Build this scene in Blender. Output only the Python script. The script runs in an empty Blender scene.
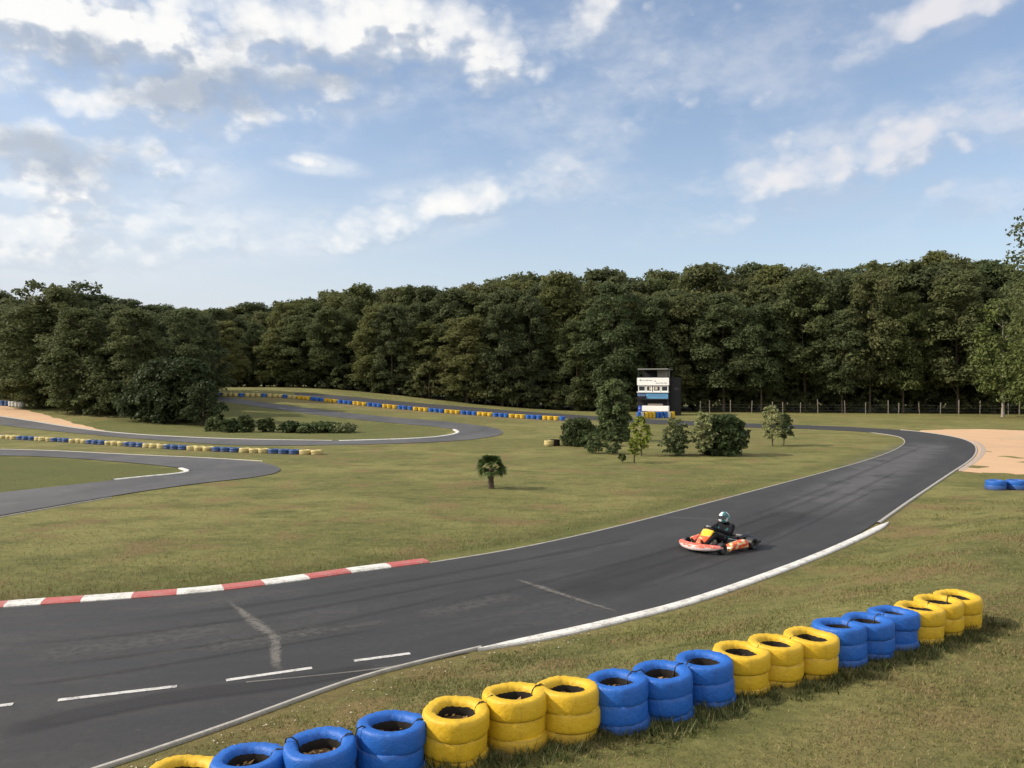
import bpy, bmesh, math, random
import numpy as np
from mathutils import Vector, Matrix

R = math.radians
PI = math.pi
rnd = random.Random(7)
sc = bpy.context.scene
col = sc.collection

# ------------------------------------------------------------------ camera
CAM_H = 3.7
FPX = 804.0
cam_d = bpy.data.cameras.new('camera')
cam = bpy.data.objects.new('camera', cam_d)
col.objects.link(cam)
cam.location = (0, 0, CAM_H)
cam.rotation_euler = (R(90), 0, 0)
cam_d.sensor_width = 36
cam_d.lens = FPX / 1024 * 36
cam_d.clip_start = 0.1
cam_d.clip_end = 9000
sc.camera = cam
HY = 384.0

# ------------------------------------------------------------------ terrain
def sstep(a, b, x):
    t = np.clip((np.asarray(x, float) - a) / (b - a), 0, 1)
    return t * t * (3 - 2 * t)

def rise(X, Y):
    return 3.2 * sstep(12, -36, X) * sstep(55, 115, Y)

def at0(px, py, h=0.0):
    """point seen at a place of the picture, on a flat ground of height h"""
    Y = (CAM_H - h) * FPX / (py - HY)
    return ((px - 512) / FPX * Y, Y)

OUTER_EDGE = [(-30, -14), (-13, -1), (-8, 3.7)] + [at0(*p) for p in
    [(90, 772), (150, 752), (220, 728), (280, 706), (350, 680), (420, 662), (480, 648), (560, 632),
     (620, 618), (680, 603), (740, 583), (800, 561), (850, 540), (880, 521), (920, 493), (950, 473)]]

def dist_poly(X, Y, poly):
    """unsigned distance to a polyline and the side (positive = right of its direction)"""
    X = np.asarray(X, float); Y = np.asarray(Y, float)
    best = np.full(X.shape, 1e9); side = np.zeros(X.shape)
    for (ax, ay), (bx, by) in zip(poly[:-1], poly[1:]):
        dx, dy = bx - ax, by - ay
        L2 = dx * dx + dy * dy
        t = np.clip(((X - ax) * dx + (Y - ay) * dy) / L2, 0, 1)
        qx, qy = X - ax - t * dx, Y - ay - t * dy
        d = np.hypot(qx, qy)
        s = np.sign((X - ax) * dy - (Y - ay) * dx)
        m = d < best
        best = np.where(m, d, best); side = np.where(m, s, side)
    return best, side

def height(X, Y):
    X = np.asarray(X, float); Y = np.asarray(Y, float)
    d, s = dist_poly(X, Y, OUTER_EDGE)
    d = d * s
    bank = 0.62 * sstep(0.45, 3.6, d) + 0.32 * sstep(4.8, 11, d)
    bank = bank * (1 - sstep(15, 27, Y))
    bank += 0.035 * np.sin(X * 1.3 + Y * .7) * np.cos(Y * 1.1 - X * .4) * sstep(.6, 2, d) * (1 - sstep(25, 60, Y))
    return rise(X, Y) + bank

def hz(x, y):
    return float(height(np.array([x]), np.array([y]))[0])

def at(px, py):
    """the point of the ground that the photo shows at (px, py)"""
    kx, kz = (px - 512) / FPX, (HY - py) / FPX
    lo, hi = 4.0, 4.0
    while hi < 400:
        hi = lo * 1.01 + .05
        if CAM_H + kz * hi - float(rise(kx * hi, hi)) < 0:
            for _ in range(30):
                m = (lo + hi) / 2
                if CAM_H + kz * m - float(rise(kx * m, m)) < 0: hi = m
                else: lo = m
            return (kx * hi, hi)
        lo = hi
    return (kx * 130, 130.0)

def col_at(px, Y):
    return ((px - 512) / FPX * Y, Y)

# ------------------------------------------------------------------ node helpers
def new_mat(name):
    m = bpy.data.materials.new(name); m.use_nodes = True
    nt = m.node_tree
    return m, nt, nt.nodes['Principled BSDF']

def N(nt, t, **kw):
    n = nt.nodes.new(t)
    for k, v in kw.items():
        if k in n.bl_rna.properties: setattr(n, k, v)
    return n

def setin(n, **kw):
    for k, v in kw.items():
        n.inputs[k.replace('_', ' ')].default_value = v
    return n

def mixc(nt, fac, a, b, mode='MIX'):
    n = nt.nodes.new('ShaderNodeMix'); n.data_type = 'RGBA'; n.blend_type = mode
    for idx, v in ((0, fac), (6, a), (7, b)):
        if isinstance(v, bpy.types.NodeSocket): nt.links.new(v, n.inputs[idx])
        elif idx == 0: n.inputs[0].default_value = v
        else: n.inputs[idx].default_value = (*v, 1)
    return n.outputs[2]

def mth(nt, op, a, b=0.0, c=None, clamp=False):
    n = nt.nodes.new('ShaderNodeMath'); n.operation = op; n.use_clamp = clamp
    for i, v in enumerate((a, b) if c is None else (a, b, c)):
        if isinstance(v, bpy.types.NodeSocket): nt.links.new(v, n.inputs[i])
        else: n.inputs[i].default_value = v
    return n.outputs[0]

def noise(nt, vec, scale, detail=4, rough=.55, out=0):
    n = nt.nodes.new('ShaderNodeTexNoise')
    n.inputs['Scale'].default_value = scale; n.inputs['Detail'].default_value = detail
    n.inputs['Roughness'].default_value = rough
    if vec is not None: nt.links.new(vec, n.inputs['Vector'])
    return n.outputs[out]

def ramp(nt, v, lo, hi, smooth=True):
    n = nt.nodes.new('ShaderNodeMapRange'); n.interpolation_type = 'SMOOTHSTEP' if smooth else 'LINEAR'
    nt.links.new(v, n.inputs[0]); n.inputs[1].default_value = lo; n.inputs[2].default_value = hi
    return n.outputs[0]

def mapping(nt, vec, scale=(1, 1, 1), loc=(0, 0, 0), rot=(0, 0, 0), typ='POINT'):
    n = nt.nodes.new('ShaderNodeMapping'); n.vector_type = typ
    nt.links.new(vec, n.inputs[0])
    n.inputs['Scale'].default_value = scale; n.inputs['Location'].default_value = loc; n.inputs['Rotation'].default_value = rot
    return n.outputs[0]

def bump(nt, bs, h, strength, dist):
    n = nt.nodes.new('ShaderNodeBump'); n.inputs['Strength'].default_value = strength
    n.inputs['Distance'].default_value = dist
    nt.links.new(h, n.inputs['Height']); nt.links.new(n.outputs[0], bs.inputs['Normal'])

def plain(name, c, rough=.5, spec=.4, metal=0, var=.25, vscale=6, bmp=0, bscale=40):
    """a coloured surface with some wear: large mottling plus fine grain"""
    m, nt, bs = new_mat(name)
    g = nt.nodes.new('ShaderNodeTexCoord').outputs['Object']
    n = noise(nt, g, vscale, 5)
    a = tuple(x * (1 - var) for x in c); b = tuple(min(1, x * (1 + var * .6)) for x in c)
    nt.links.new(mixc(nt, n, a, b), bs.inputs['Base Color'])
    bs.inputs['Roughness'].default_value = rough; bs.inputs['Metallic'].default_value = metal
    bs.inputs['Specular IOR Level'].default_value = spec
    if bmp: bump(nt, bs, noise(nt, g, bscale, 4), bmp, .01)
    return m

# ------------------------------------------------------------------ object helpers
def finish(o, parent=None):
    col.objects.link(o)
    if parent is not None: o.parent = parent
    return o

def tag(o, label=None, cat=None, group=None, kind=None):
    if label: o['label'] = label
    if cat: o['category'] = cat
    if group: o['group'] = group
    if kind: o['kind'] = kind
    return o

def thing(name, label, cat, loc=(0, 0, 0), rz=0.0, group=None):
    o = bpy.data.objects.new(name, None); o.empty_display_size = .2
    col.objects.link(o); o.location = loc; o.rotation_euler = (0, 0, rz)
    return tag(o, label, cat, group)

def copy_tree(o, parent=None):
    c = o.copy(); col.objects.link(c)
    if parent is not None: c.parent = parent
    for ch in o.children: copy_tree(ch, c)
    return c

class MB:
    def __init__(s): s.v = []; s.f = []; s.m = []
    def add(s, v, f, mi=0):
        b = len(s.v); s.v += [tuple(p) for p in v]; s.f += [tuple(i + b for i in q) for q in f]; s.m += [mi] * len(f)
        return s
    def box(s, c, d, rz=0.0, mi=0, bev=0.0):
        x, y, z = (k / 2 for k in d)
        if bev:
            bm = bmesh.new(); bmesh.ops.create_cube(bm, size=1)
            bmesh.ops.scale(bm, vec=d, verts=bm.verts)
            bmesh.ops.bevel(bm, geom=bm.edges[:], offset=bev, segments=2, affect='EDGES', profile=.6)
            bm.verts.index_update()
            V = [v.co.copy() for v in bm.verts]; F = [[v.index for v in f.verts] for f in bm.faces]; bm.free()
        else:
            V = [Vector((i * x, j * y, k * z)) for i in (-1, 1) for j in (-1, 1) for k in (-1, 1)]
            F = [(0, 1, 3, 2), (4, 6, 7, 5), (0, 4, 5, 1), (2, 3, 7, 6), (0, 2, 6, 4), (1, 5, 7, 3)]
        rm = Matrix.Rotation(rz, 3, 'Z'); c = Vector(c)
        return s.add([rm @ p + c for p in V], F, mi)
    def tube(s, pts, rad, n=8, mi=0, cap=True):
        pts = [Vector(p) for p in pts]
        if not hasattr(rad, '__len__'): rad = [rad] * len(pts)
        V = []; up = Vector((0.13, .21, .97))
        for i, p in enumerate(pts):
            t = (pts[min(i + 1, len(pts) - 1)] - pts[max(i - 1, 0)]).normalized()
            a = t.cross(up)
            if a.length < .05: a = t.cross(Vector((1, 0, 0)))
            a.normalize(); b = a.cross(t).normalized()
            V += [p + (a * math.cos(k * 2 * PI / n) + b * math.sin(k * 2 * PI / n)) * rad[i] for k in range(n)]
        F = [(i * n + k, i * n + (k + 1) % n, (i + 1) * n + (k + 1) % n, (i + 1) * n + k) for i in range(len(pts) - 1) for k in range(n)]
        if cap: F += [tuple(range(n))[::-1], tuple((len(pts) - 1) * n + k for k in range(n))]
        return s.add(V, F, mi)
    def lathe(s, prof, n=24, mat=None, mi=0, closed=False):
        """prof: (radius, height) pairs about Z; mat places it"""
        mat = mat or Matrix.Identity(4); V = []; k = len(prof)
        for (r, z) in prof:
            V += [mat @ Vector((r * math.cos(2 * PI * j / n), r * math.sin(2 * PI * j / n), z)) for j in range(n)]
        F = [(i * n + j, i * n + (j + 1) % n, ((i + 1) % k) * n + (j + 1) % n, ((i + 1) % k) * n + j)
             for i in range(k if closed else k - 1) for j in range(n)]
        return s.add(V, F, mi)
    def loft(s, loops, mi=0, caps=True, closed=True):
        n = len(loops[0]); V = [p for lp in loops for p in lp]
        F = [(i * n + j, i * n + (j + 1) % n, (i + 1) * n + (j + 1) % n, (i + 1) * n + j)
             for i in range(len(loops) - 1) for j in range(n if closed else n - 1)]
        if caps: F += [tuple(range(n))[::-1], tuple((len(loops) - 1) * n + j for j in range(n))]
        return s.add(V, F, mi)
    def build(s, name, mats, parent=None, smooth=False, fix=True):
        me = bpy.data.meshes.new(name)
        me.from_pydata(s.v, [], s.f)
        for m in (mats if isinstance(mats, (list, tuple)) else [mats]): me.materials.append(m)
        me.polygons.foreach_set('material_index', s.m)
        if fix:
            bm = bmesh.new(); bm.from_mesh(me); bmesh.ops.recalc_face_normals(bm, faces=bm.faces); bm.to_mesh(me); bm.free()
        if smooth:
            me.polygons.foreach_set('use_smooth', [True] * len(me.polygons))
            me.set_sharp_from_angle(angle=R(40))
        me.update()
        return finish(bpy.data.objects.new(name, me), parent)

def fast_mesh(name, V, loops_per_face, mat):
    """V: (n,3) array holding each face's own corners in a row"""
    V = np.asarray(V, np.float32); k = loops_per_face; nf = len(V) // k
    me = bpy.data.meshes.new(name)
    me.vertices.add(len(V)); me.vertices.foreach_set('co', V.ravel())
    me.loops.add(len(V)); me.loops.foreach_set('vertex_index', np.arange(len(V), dtype=np.int32))
    me.polygons.add(nf); me.polygons.foreach_set('loop_start', np.arange(0, len(V), k, dtype=np.int32))
    me.materials.append(mat); me.update(calc_edges=True); me.validate()
    return me

# ------------------------------------------------------------------ materials of the ground
def ground_mat():
    m, nt, bs = new_mat('mown_grass')
    P = nt.nodes.new('ShaderNodeTexCoord').outputs['Object']
    at_l = nt.nodes.new('ShaderNodeAttribute'); at_l.attribute_name = 'lush'
    at_d = nt.nodes.new('ShaderNodeAttribute'); at_d.attribute_name = 'dry'
    big = noise(nt, P, .11, 4, .6)
    mid = noise(nt, mapping(nt, P, (.55, .9, 1)), .8, 5, .6)
    fine = noise(nt, P, 9, 5, .65)
    grain = noise(nt, P, 45, 4, .7)
    c = mixc(nt, ramp(nt, big, .38, .60), (.122, .124, .038), (.200, .186, .064))       # olive to straw
    c = mixc(nt, ramp(nt, mid, .42, .68), c, (.088, .096, .027))
    pat = noise(nt, mapping(nt, P, (.8, 1.3, 1), (5, 2, 0)), 2.4, 5, .65)
    c = mixc(nt, mth(nt, 'MULTIPLY', ramp(nt, pat, .45, .7), .6), c, (.205, .184, .072))
    c = mixc(nt, mth(nt, 'MULTIPLY', ramp(nt, pat, .5, .3), .55), c, (.062, .068, .02))                         # greener tufts
    c = mixc(nt, mth(nt, 'MULTIPLY', ramp(nt, noise(nt, mapping(nt, P, loc=(31, 9, 0)), .5, 6, .66), .50, .66), .75), c, (.185, .120, .058))   # worn, earthy
    c = mixc(nt, at_l.outputs['Fac'], c, mixc(nt, mid, (.050, .068, .016), (.085, .095, .026)))
    c = mixc(nt, at_d.outputs['Fac'], c, mixc(nt, mid, (.20, .145, .066), (.13, .098, .042)))
    sp = ramp(nt, fine, .3, .72)
    c = mixc(nt, mth(nt, 'MULTIPLY', mth(nt, 'SUBTRACT', 1.0, sp), .5), c, (.045, .047, .014))
    c = mixc(nt, mth(nt, 'MULTIPLY', ramp(nt, grain, .52, .8), .5), c, (.22, .19, .09))
    nt.links.new(c, bs.inputs['Base Color'])
    bs.inputs['Roughness'].default_value = .9; bs.inputs['Specular IOR Level'].default_value = .15
    bump(nt, bs, mth(nt, 'ADD', mth(nt, 'MULTIPLY', fine, .6), mth(nt, 'MULTIPLY', grain, .5)), .8, .06)
    return m

def asphalt_mat():
    m, nt, bs = new_mat('asphalt')
    P = nt.nodes.new('ShaderNodeTexCoord').outputs['Object']
    uv = nt.nodes.new('ShaderNodeUVMap'); uv.uv_map = 'UVMap'
    st = noise(nt, mapping(nt, uv.outputs[0], (2.6, .12, 1)), 1.0, 5, .6)       # streaks along the driving line
    st2 = noise(nt, mapping(nt, uv.outputs[0], (7, .35, 1), (3, 7, 0)), 1.0, 4, .6)
    big = noise(nt, P, .22, 5, .6)
    gr = noise(nt, P, 60, 3, .7); gr2 = noise(nt, P, 9, 5, .7)
    c = mixc(nt, ramp(nt, st, .3, .7), (.022, .022, .023), (.050, .049, .048))
    c = mixc(nt, mth(nt, 'MULTIPLY', ramp(nt, big, .45, .7), .55), c, (.072, .071, .069))
    c = mixc(nt, mth(nt, 'MULTIPLY', ramp(nt, st2, .58, .8), .35), c, (.092, .089, .083))
    st3 = noise(nt, mapping(nt, uv.outputs[0], (1.1, .28, 1), (13, 4, 0)), 1.0, 7, .7)
    c = mixc(nt, mth(nt, 'MULTIPLY', ramp(nt, st3, .48, .70), .75), c, (.115, .111, .104))
    c = mixc(nt, mth(nt, 'MULTIPLY', ramp(nt, st3, .5, .32), .7), c, (.020, .020, .021))
    spk = noise(nt, P, 3.2, 7, .75)
    c = mixc(nt, mth(nt, 'MULTIPLY', ramp(nt, spk, .58, .68), .5), c, (.15, .145, .132))
    c = mixc(nt, mth(nt, 'MULTIPLY', ramp(nt, gr, .5, .8), .4), c, (.115, .112, .106))
    c = mixc(nt, mth(nt, 'MULTIPLY', ramp(nt, gr2, .3, .55), .25), (.025, .025, .026), c)
    nt.links.new(c, bs.inputs['Base Color'])
    nt.links.new(mth(nt, 'ADD', mth(nt, 'MULTIPLY', st, .25), .66), bs.inputs['Roughness'])
    bs.inputs['Specular IOR Level'].default_value = .3
    bump(nt, bs, mth(nt, 'ADD', gr, gr2), .5, .006)
    return m

def old_asphalt_mat():
    m, nt, bs = new_mat('grey_asphalt')
    P = nt.nodes.new('ShaderNodeTexCoord').outputs['Object']
    n = noise(nt, P, .8, 6, .65); g = noise(nt, P, 50, 3, .7)
    c = mixc(nt, ramp(nt, noise(nt, mapping(nt, P, (.5, .25, 1)), .5, 6, .6), .35, .65), (.032, .032, .034), (.060, .059, .059))
    c = mixc(nt, mth(nt, 'MULTIPLY', ramp(nt, n, .5, .7), .5), c, (.082, .080, .078))
    c = mixc(nt, mth(nt, 'MULTIPLY', ramp(nt, g, .5, .8), .4), c, (.15, .148, .14))
    nt.links.new(c, bs.inputs['Base Color']); bs.inputs['Roughness'].default_value = .8
    bump(nt, bs, g, .4, .006)
    return m

def sand_mat():
    m, nt, bs = new_mat('sand')
    P = nt.nodes.new('ShaderNodeTexCoord').outputs['Object']
    n = noise(nt, P, .5, 6, .6); f = noise(nt, P, 7, 5, .7)
    c = mixc(nt, n, (.36, .225, .125), (.47, .31, .18))
    c = mixc(nt, mth(nt, 'MULTIPLY', ramp(nt, f, .55, .8), .4), c, (.26, .17, .10))
    nt.links.new(c, bs.inputs['Base Color']); bs.inputs['Roughness'].default_value = .95
    bump(nt, bs, f, .6, .05)
    return m

def worn_paint(name, c, under=(.16, .15, .13), amt=.5, rough=.65):
    m, nt, bs = new_mat(name)
    P = nt.nodes.new('ShaderNodeTexCoord').outputs['Object']
    n = noise(nt, P, 5, 6, .7); f = noise(nt, P, 30, 4, .7)
    k = mth(nt, 'ADD', mth(nt, 'MULTIPLY', n, .6), mth(nt, 'MULTIPLY', f, .4))
    cc = mixc(nt, mth(nt, 'MULTIPLY', ramp(nt, k, .46, .62), amt), c, under)
    cc = mixc(nt, mth(nt, 'MULTIPLY', n, .3), cc, tuple(x * .7 for x in c))
    nt.links.new(cc, bs.inputs['Base Color']); bs.inputs['Roughness'].default_value = rough
    bump(nt, bs, f, .35, .006)
    return m

M_ground = ground_mat(); M_asph = asphalt_mat(); M_old = old_asphalt_mat(); M_sand = sand_mat()
M_kwhite = worn_paint('white_kerb_paint', (.57, .555, .52), (.17, .16, .13), .75)
M_kred = worn_paint('red_kerb_paint', (.36, .075, .068), (.28, .20, .17), .75)
M_conc = worn_paint('pale_concrete', (.33, .31, .275), (.2, .19, .16), .8)
M_line = worn_paint('white_line_paint', (.46, .45, .43), (.07, .07, .07), .9)
M_dusty = worn_paint('dusty_kerb', (.34, .27, .22), (.3, .2, .13), .8)
M_dust = plain('pale_dust', (.13, .125, .115), .95, .1, 0, .35, 9)

# ------------------------------------------------------------------ tracks
def resample(pts, n):
    p = np.array(pts, float)
    # smooth the corners first
    for _ in range(2):
        q = [p[0]]
        for a, b in zip(p[:-1], p[1:]):
            q += [a * .75 + b * .25, a * .25 + b * .75]
        q.append(p[-1]); p = np.array(q)
    d = np.r_[0, np.cumsum(np.hypot(*np.diff(p, axis=0).T))]
    t = np.linspace(0, d[-1], n)
    return np.c_[np.interp(t, d, p[:, 0]), np.interp(t, d, p[:, 1])]

def W(seq):
    """mixed list: picture points (px,py) are projected on the ground, ('w',x,y) are taken as they are"""
    return [(q[1], q[2]) if q[0] == 'w' else at(*q) for q in seq]

def strip(name, sections, mat, lift=.02, cross=6):
    Ls, Rs = [], []
    for a, b in sections:
        n = int(max(8, max(sum(math.dist(p, q) for p, q in zip(w[:-1], w[1:])) for w in (W(a), W(b))) / .8))
        n = min(n, 90)
        A, B = resample(W(a), n), resample(W(b), n)
        if Ls: A, B = A[1:], B[1:]
        Ls += list(A); Rs += list(B)
    Ls, Rs = np.array(Ls), np.array(Rs)
    m = len(Ls); V = []; UV = []
    along = np.r_[0, np.cumsum(np.hypot(*np.diff((Ls + Rs) / 2, axis=0).T))]
    for i in range(m):
        w = np.hypot(*(Rs[i] - Ls[i]))
        for j in range(cross + 1):
            p = Ls[i] + (Rs[i] - Ls[i]) * j / cross
            V.append((p[0], p[1], 0)); UV.append((w * j / cross, along[i]))
    V = np.array(V); V[:, 2] = rise(V[:, 0], V[:, 1]) + lift
    k = cross + 1
    F = [(i * k + j, i * k + j + 1, (i + 1) * k + j + 1, (i + 1) * k + j) for i in range(m - 1) for j in range(cross)]
    me = bpy.data.meshes.new(name); me.from_pydata(V.tolist(), [], F)
    ul = me.uv_layers.new(name='UVMap')
    for lp in me.loops: ul.data[lp.index].uv = UV[lp.vertex_index]
    me.materials.append(mat)
    if me.polygons[0].normal.z < 0: me.flip_normals()
    me.update()
    return tag(finish(bpy.data.objects.new(name, me)), kind='structure')

MAIN_IN = [(0, 609), (75, 604), (160, 598), (225, 592), (300, 582)]
strip('race_track', [
    ([('w', -30, 5), ('w', -24, 7.6), ('w', -14, 11.3)] + MAIN_IN,
     [('w', -18, -4), ('w', -13, -1), ('w', -8, 3.7), (90, 772), (150, 752), (220, 728), (280, 706), (350, 680), (420, 662)]),
    ([(300, 582), (360, 573), (430, 564), (500, 553), (560, 541), (640, 522), (700, 506), (760, 490)],
     [(420, 662), (480, 648), (560, 632), (620, 618), (680, 603), (740, 583), (800, 561), (850, 540), (880, 521), (905, 503)]),
    ([(760, 490), (820, 474), (860, 463), (890, 453), (903, 446), (906, 441.5)],
     [(905, 503), (920, 493), (950, 473), (965, 463.5), (973, 457), (976, 450), (974, 444.5)]),
    ([(906, 441.5), (902, 437.5), (890, 435), (870, 432.5), (840, 430.5), (800, 429), (760, 428)],
     [(974, 444.5), (962, 438.5), (930, 433), (900, 430), (850, 427), (800, 425.3), (760, 424)]),
    ([(760, 428), (700, 426), (640, 423.5), (600, 420.5), (560, 418), (500, 414), (450, 410.3), (400, 406), (350, 400.8), (320, 397.8), (295, 395.6)],
     [(760, 424), (700, 421.5), (640, 419), (600, 416.5), (560, 413.8), (500, 409.6), (450, 405.6), (400, 401.6), (350, 396.6), (320, 394.2), (295, 392.6)]),
], M_asph)
strip('hairpin_road', [
    ([(205, 396), (223, 397.5), (259, 402), (317, 409.5), (376, 416), (419, 419.5), (450, 422)],
     [(205, 400), (223, 402), (259, 407), (317, 415), (376, 421.6), (434, 426.6)]),
    ([(450, 422), (489, 426.6), (504, 431), (501, 435.6), (473, 439.7)],
     [(434, 426.6), (456, 429.8), (461, 432.5), (453, 435.3), (434, 437.7)]),
    ([(473, 439.7), (434, 442.6), (356, 445), (278, 446), (232, 445.5), (199, 443.5), (133, 438.5), (83, 434), (33, 429), (0, 425), (-60, 418)],
     [(434, 437.7), (403, 439.5), (339, 441.3), (232, 439.5), (166, 436.5), (133, 434.5), (100, 431.5), (66, 427), (33, 421.5), (0, 416.5), (-60, 408)]),
], M_old, lift=.024)
strip('loop_road', [
    ([(-60, 448.6), (0, 449.6), (50, 451), (100, 453.5), (149, 456), (199, 458), (249, 461), (274, 465), (281, 469.6)],
     [(-60, 455), (0, 455.8), (50, 457), (100, 460.5), (149, 464.6), (181, 468.6), (191.5, 471)]),
    ([(281, 469.6), (276, 474), (249, 478.5), (199, 483.5), (133, 493), (66, 504.5), (0, 516), (-60, 528)],
     [(191.5, 471), (186, 473.6), (149, 477), (114.5, 480.6), (66, 486), (0, 493), (-60, 501)]),
], M_old, lift=.024)

def ribbon(name, pts, w, h, mat, off=0.0, taper=False, seg=.5, kind='structure', lift=.0, mats=None, mfun=None, n=None):
    """raised kerb following a line; off moves it sideways (positive = right of its direction)"""
    L = sum(math.dist(p, q) for p, q in zip(pts[:-1], pts[1:]))
    p = resample(pts, n or int(max(4, L / seg)))
    t = np.gradient(p, axis=0); t /= np.hypot(t[:, 0], t[:, 1])[:, None]
    nr = np.c_[t[:, 1], -t[:, 0]]
    prof = [(-.5, -.12), (-.5, h * .55), (-.38, h * .95), (0, h), (.38, h * .95), (.5, h * .55), (.5, -.12)] if h > .011 else [(-.5, h), (0, h + .001), (.5, h)]
    V = []; k = len(prof)
    for i in range(len(p)):
        tp = min(1, .12 + min(i, len(p) - 1 - i) / (len(p) * .06)) if taper else 1
        for (a, z) in prof:
            q = p[i] + nr[i] * (off + a * w * tp)
            V.append((q[0], q[1], float(rise(q[0], q[1])) + z + lift))
    F = [(i * k + j, i * k + j + 1, (i + 1) * k + j + 1, (i + 1) * k + j) for i in range(len(p) - 1) for j in range(k - 1)]
    F = [f[::-1] for f in F]
    me = bpy.data.meshes.new(name); me.from_pydata(V, [], F)
    for mm in (mats or [mat]): me.materials.append(mm)
    if mfun:
        for i in range(len(p) - 1):
            s = mfun(p[i])
            for j in range(k - 1): me.polygons[i * (k - 1) + j].material_index = s
    up = sum(f.normal.z for f in me.polygons)
    if up < 0: me.flip_normals()
    me.update()
    return tag(finish(bpy.data.objects.new(name, me)), kind=kind)

def topx(p):
    return 512 + FPX * p[0] / p[1]
BOUNDS = [-45, -1, 38, 77, 129, 173, 223, 264, 310, 350, 390, 429]
def kerb_slot(p):
    x = topx(p); k = sum(x > b for b in BOUNDS)
    return 1 if k % 2 == 1 else 0
ribbon('painted_kerb', W([('w', -24, 7.6), ('w', -14, 11.3)] + MAIN_IN + [(360, 573), (430, 564)]), .37, .06, None, off=-.20, seg=.06,
       mats=[M_kred, M_kwhite], mfun=lambda p: 1 - kerb_slot(p))
ribbon('kerb', W([(430, 564), (500, 553), (560, 541), (640, 522), (700, 506), (760, 490), (820, 474), (860, 463), (890, 453), (903, 446),
                  (906, 441.5), (902, 437.5), (890, 435), (870, 432.5)]), .055, .03, M_conc, off=-.03)
ribbon('kerb', W([('w', -13, -1), ('w', -8, 3.7), (90, 772), (150, 752), (220, 728), (280, 706), (350, 680), (420, 662), (480, 648)]), .055, .04, M_conc, off=.03)
ribbon('white_kerb', W([(474, 649), (560, 632), (620, 618), (680, 603), (740, 583), (800, 561), (850, 540), (884, 523)]), .21, .045, M_kwhite, off=.11, taper=True)
ribbon('kerb', W([(876, 523.5), (905, 503), (920, 493), (950, 473), (965, 463.5), (973, 457), (976, 450), (974, 444.5), (962, 438.5), (930, 433), (900, 430)]), .09, .045, M_conc, off=.06)
ribbon('kerb', W([(952, 471.5), (966, 463), (975, 456), (978.5, 450), (976, 444.5), (968, 440.5)]), .26, .025, M_dusty, off=.25, taper=True)
ribbon('kerb', W([(114.5, 480.6), (149, 477), (186, 473.6), (191.5, 471), (183, 468.6)]), .20, .05, M_kwhite, off=-.1)
ribbon('kerb', W([(339, 441.3), (403, 439.5), (434, 437.7), (453, 435.3), (461, 432.5), (456, 429.8)]), .28, .06, M_kwhite, off=-.14)
ribbon('kerb', W([(332, 441), (232, 439.5), (166, 436.5), (133, 434.5), (100, 431.5), (66, 427), (33, 421.5), (0, 416.5), (-60, 408)]), .26, .05, M_conc, off=.13)
ribbon('kerb', W([(-40, 524.5), (0, 517), (66, 505.3), (110, 497.6)]), .06, .03, M_conc, off=.06)
ribbon('kerb', W([(262, 461.5), (199, 457.7), (149, 455.7), (100, 453.2), (50, 450.7), (0, 449.4)]), .07, .03, M_conc, off=.07)
# painted lines
for a, b in (((58, 702), (177, 688)), ((226, 682), (312, 669.5)), ((354, 662.5), (410, 655)), ((-70, 716), (13, 706))):
    ribbon('track_marking', W([a, b]), .085, .004, M_line, lift=.02, n=12)
ribbon('track_marking', W([(246, 684), (330, 676), (400, 668), (466, 653)]), .05, .004, M_dust, lift=.02, n=30)
for a, b in (((640, 500.5), (668, 498.5)),):
    pass

def blotchy(name, c, amt, scale=3.0, lo=.42, hi=.66):
    """a stain whose cover breaks up irregularly"""
    m, nt, bs = new_mat(name)
    P = nt.nodes.new('ShaderNodeTexCoord').outputs['Object']
    uv = nt.nodes.new('ShaderNodeUVMap'); uv.uv_map = 'UVMap'
    n = noise(nt, P, scale, 6, .68)
    sx = nt.nodes.new('ShaderNodeSeparateXYZ'); nt.links.new(uv.outputs[0], sx.inputs[0])
    edge = mth(nt, 'SUBTRACT', 1, mth(nt, 'ABSOLUTE', sx.outputs[0]))
    end = mth(nt, 'MINIMUM', mth(nt, 'MULTIPLY', mth(nt, 'SUBTRACT', 1, mth(nt, 'ABSOLUTE', sx.outputs[1])), 4), 1)
    f = mth(nt, 'MULTIPLY', mth(nt, 'MULTIPLY', ramp(nt, mth(nt, 'ADD', n, mth(nt, 'MULTIPLY', edge, .18)), lo, hi), ramp(nt, edge, 0, .7)), mth(nt, 'MULTIPLY', end, amt))
    tr = nt.nodes.new('ShaderNodeBsdfTransparent'); mx = nt.nodes.new('ShaderNodeMixShader')
    nt.links.new(f, mx.inputs[0]); nt.links.new(tr.outputs[0], mx.inputs[1]); nt.links.new(bs.outputs[0], mx.inputs[2])
    nt.links.new(mx.outputs[0], nt.nodes['Material Output'].inputs[0])
    bs.inputs['Base Color'].default_value = (*c, 1); bs.inputs['Roughness'].default_value = .95
    return m

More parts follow.
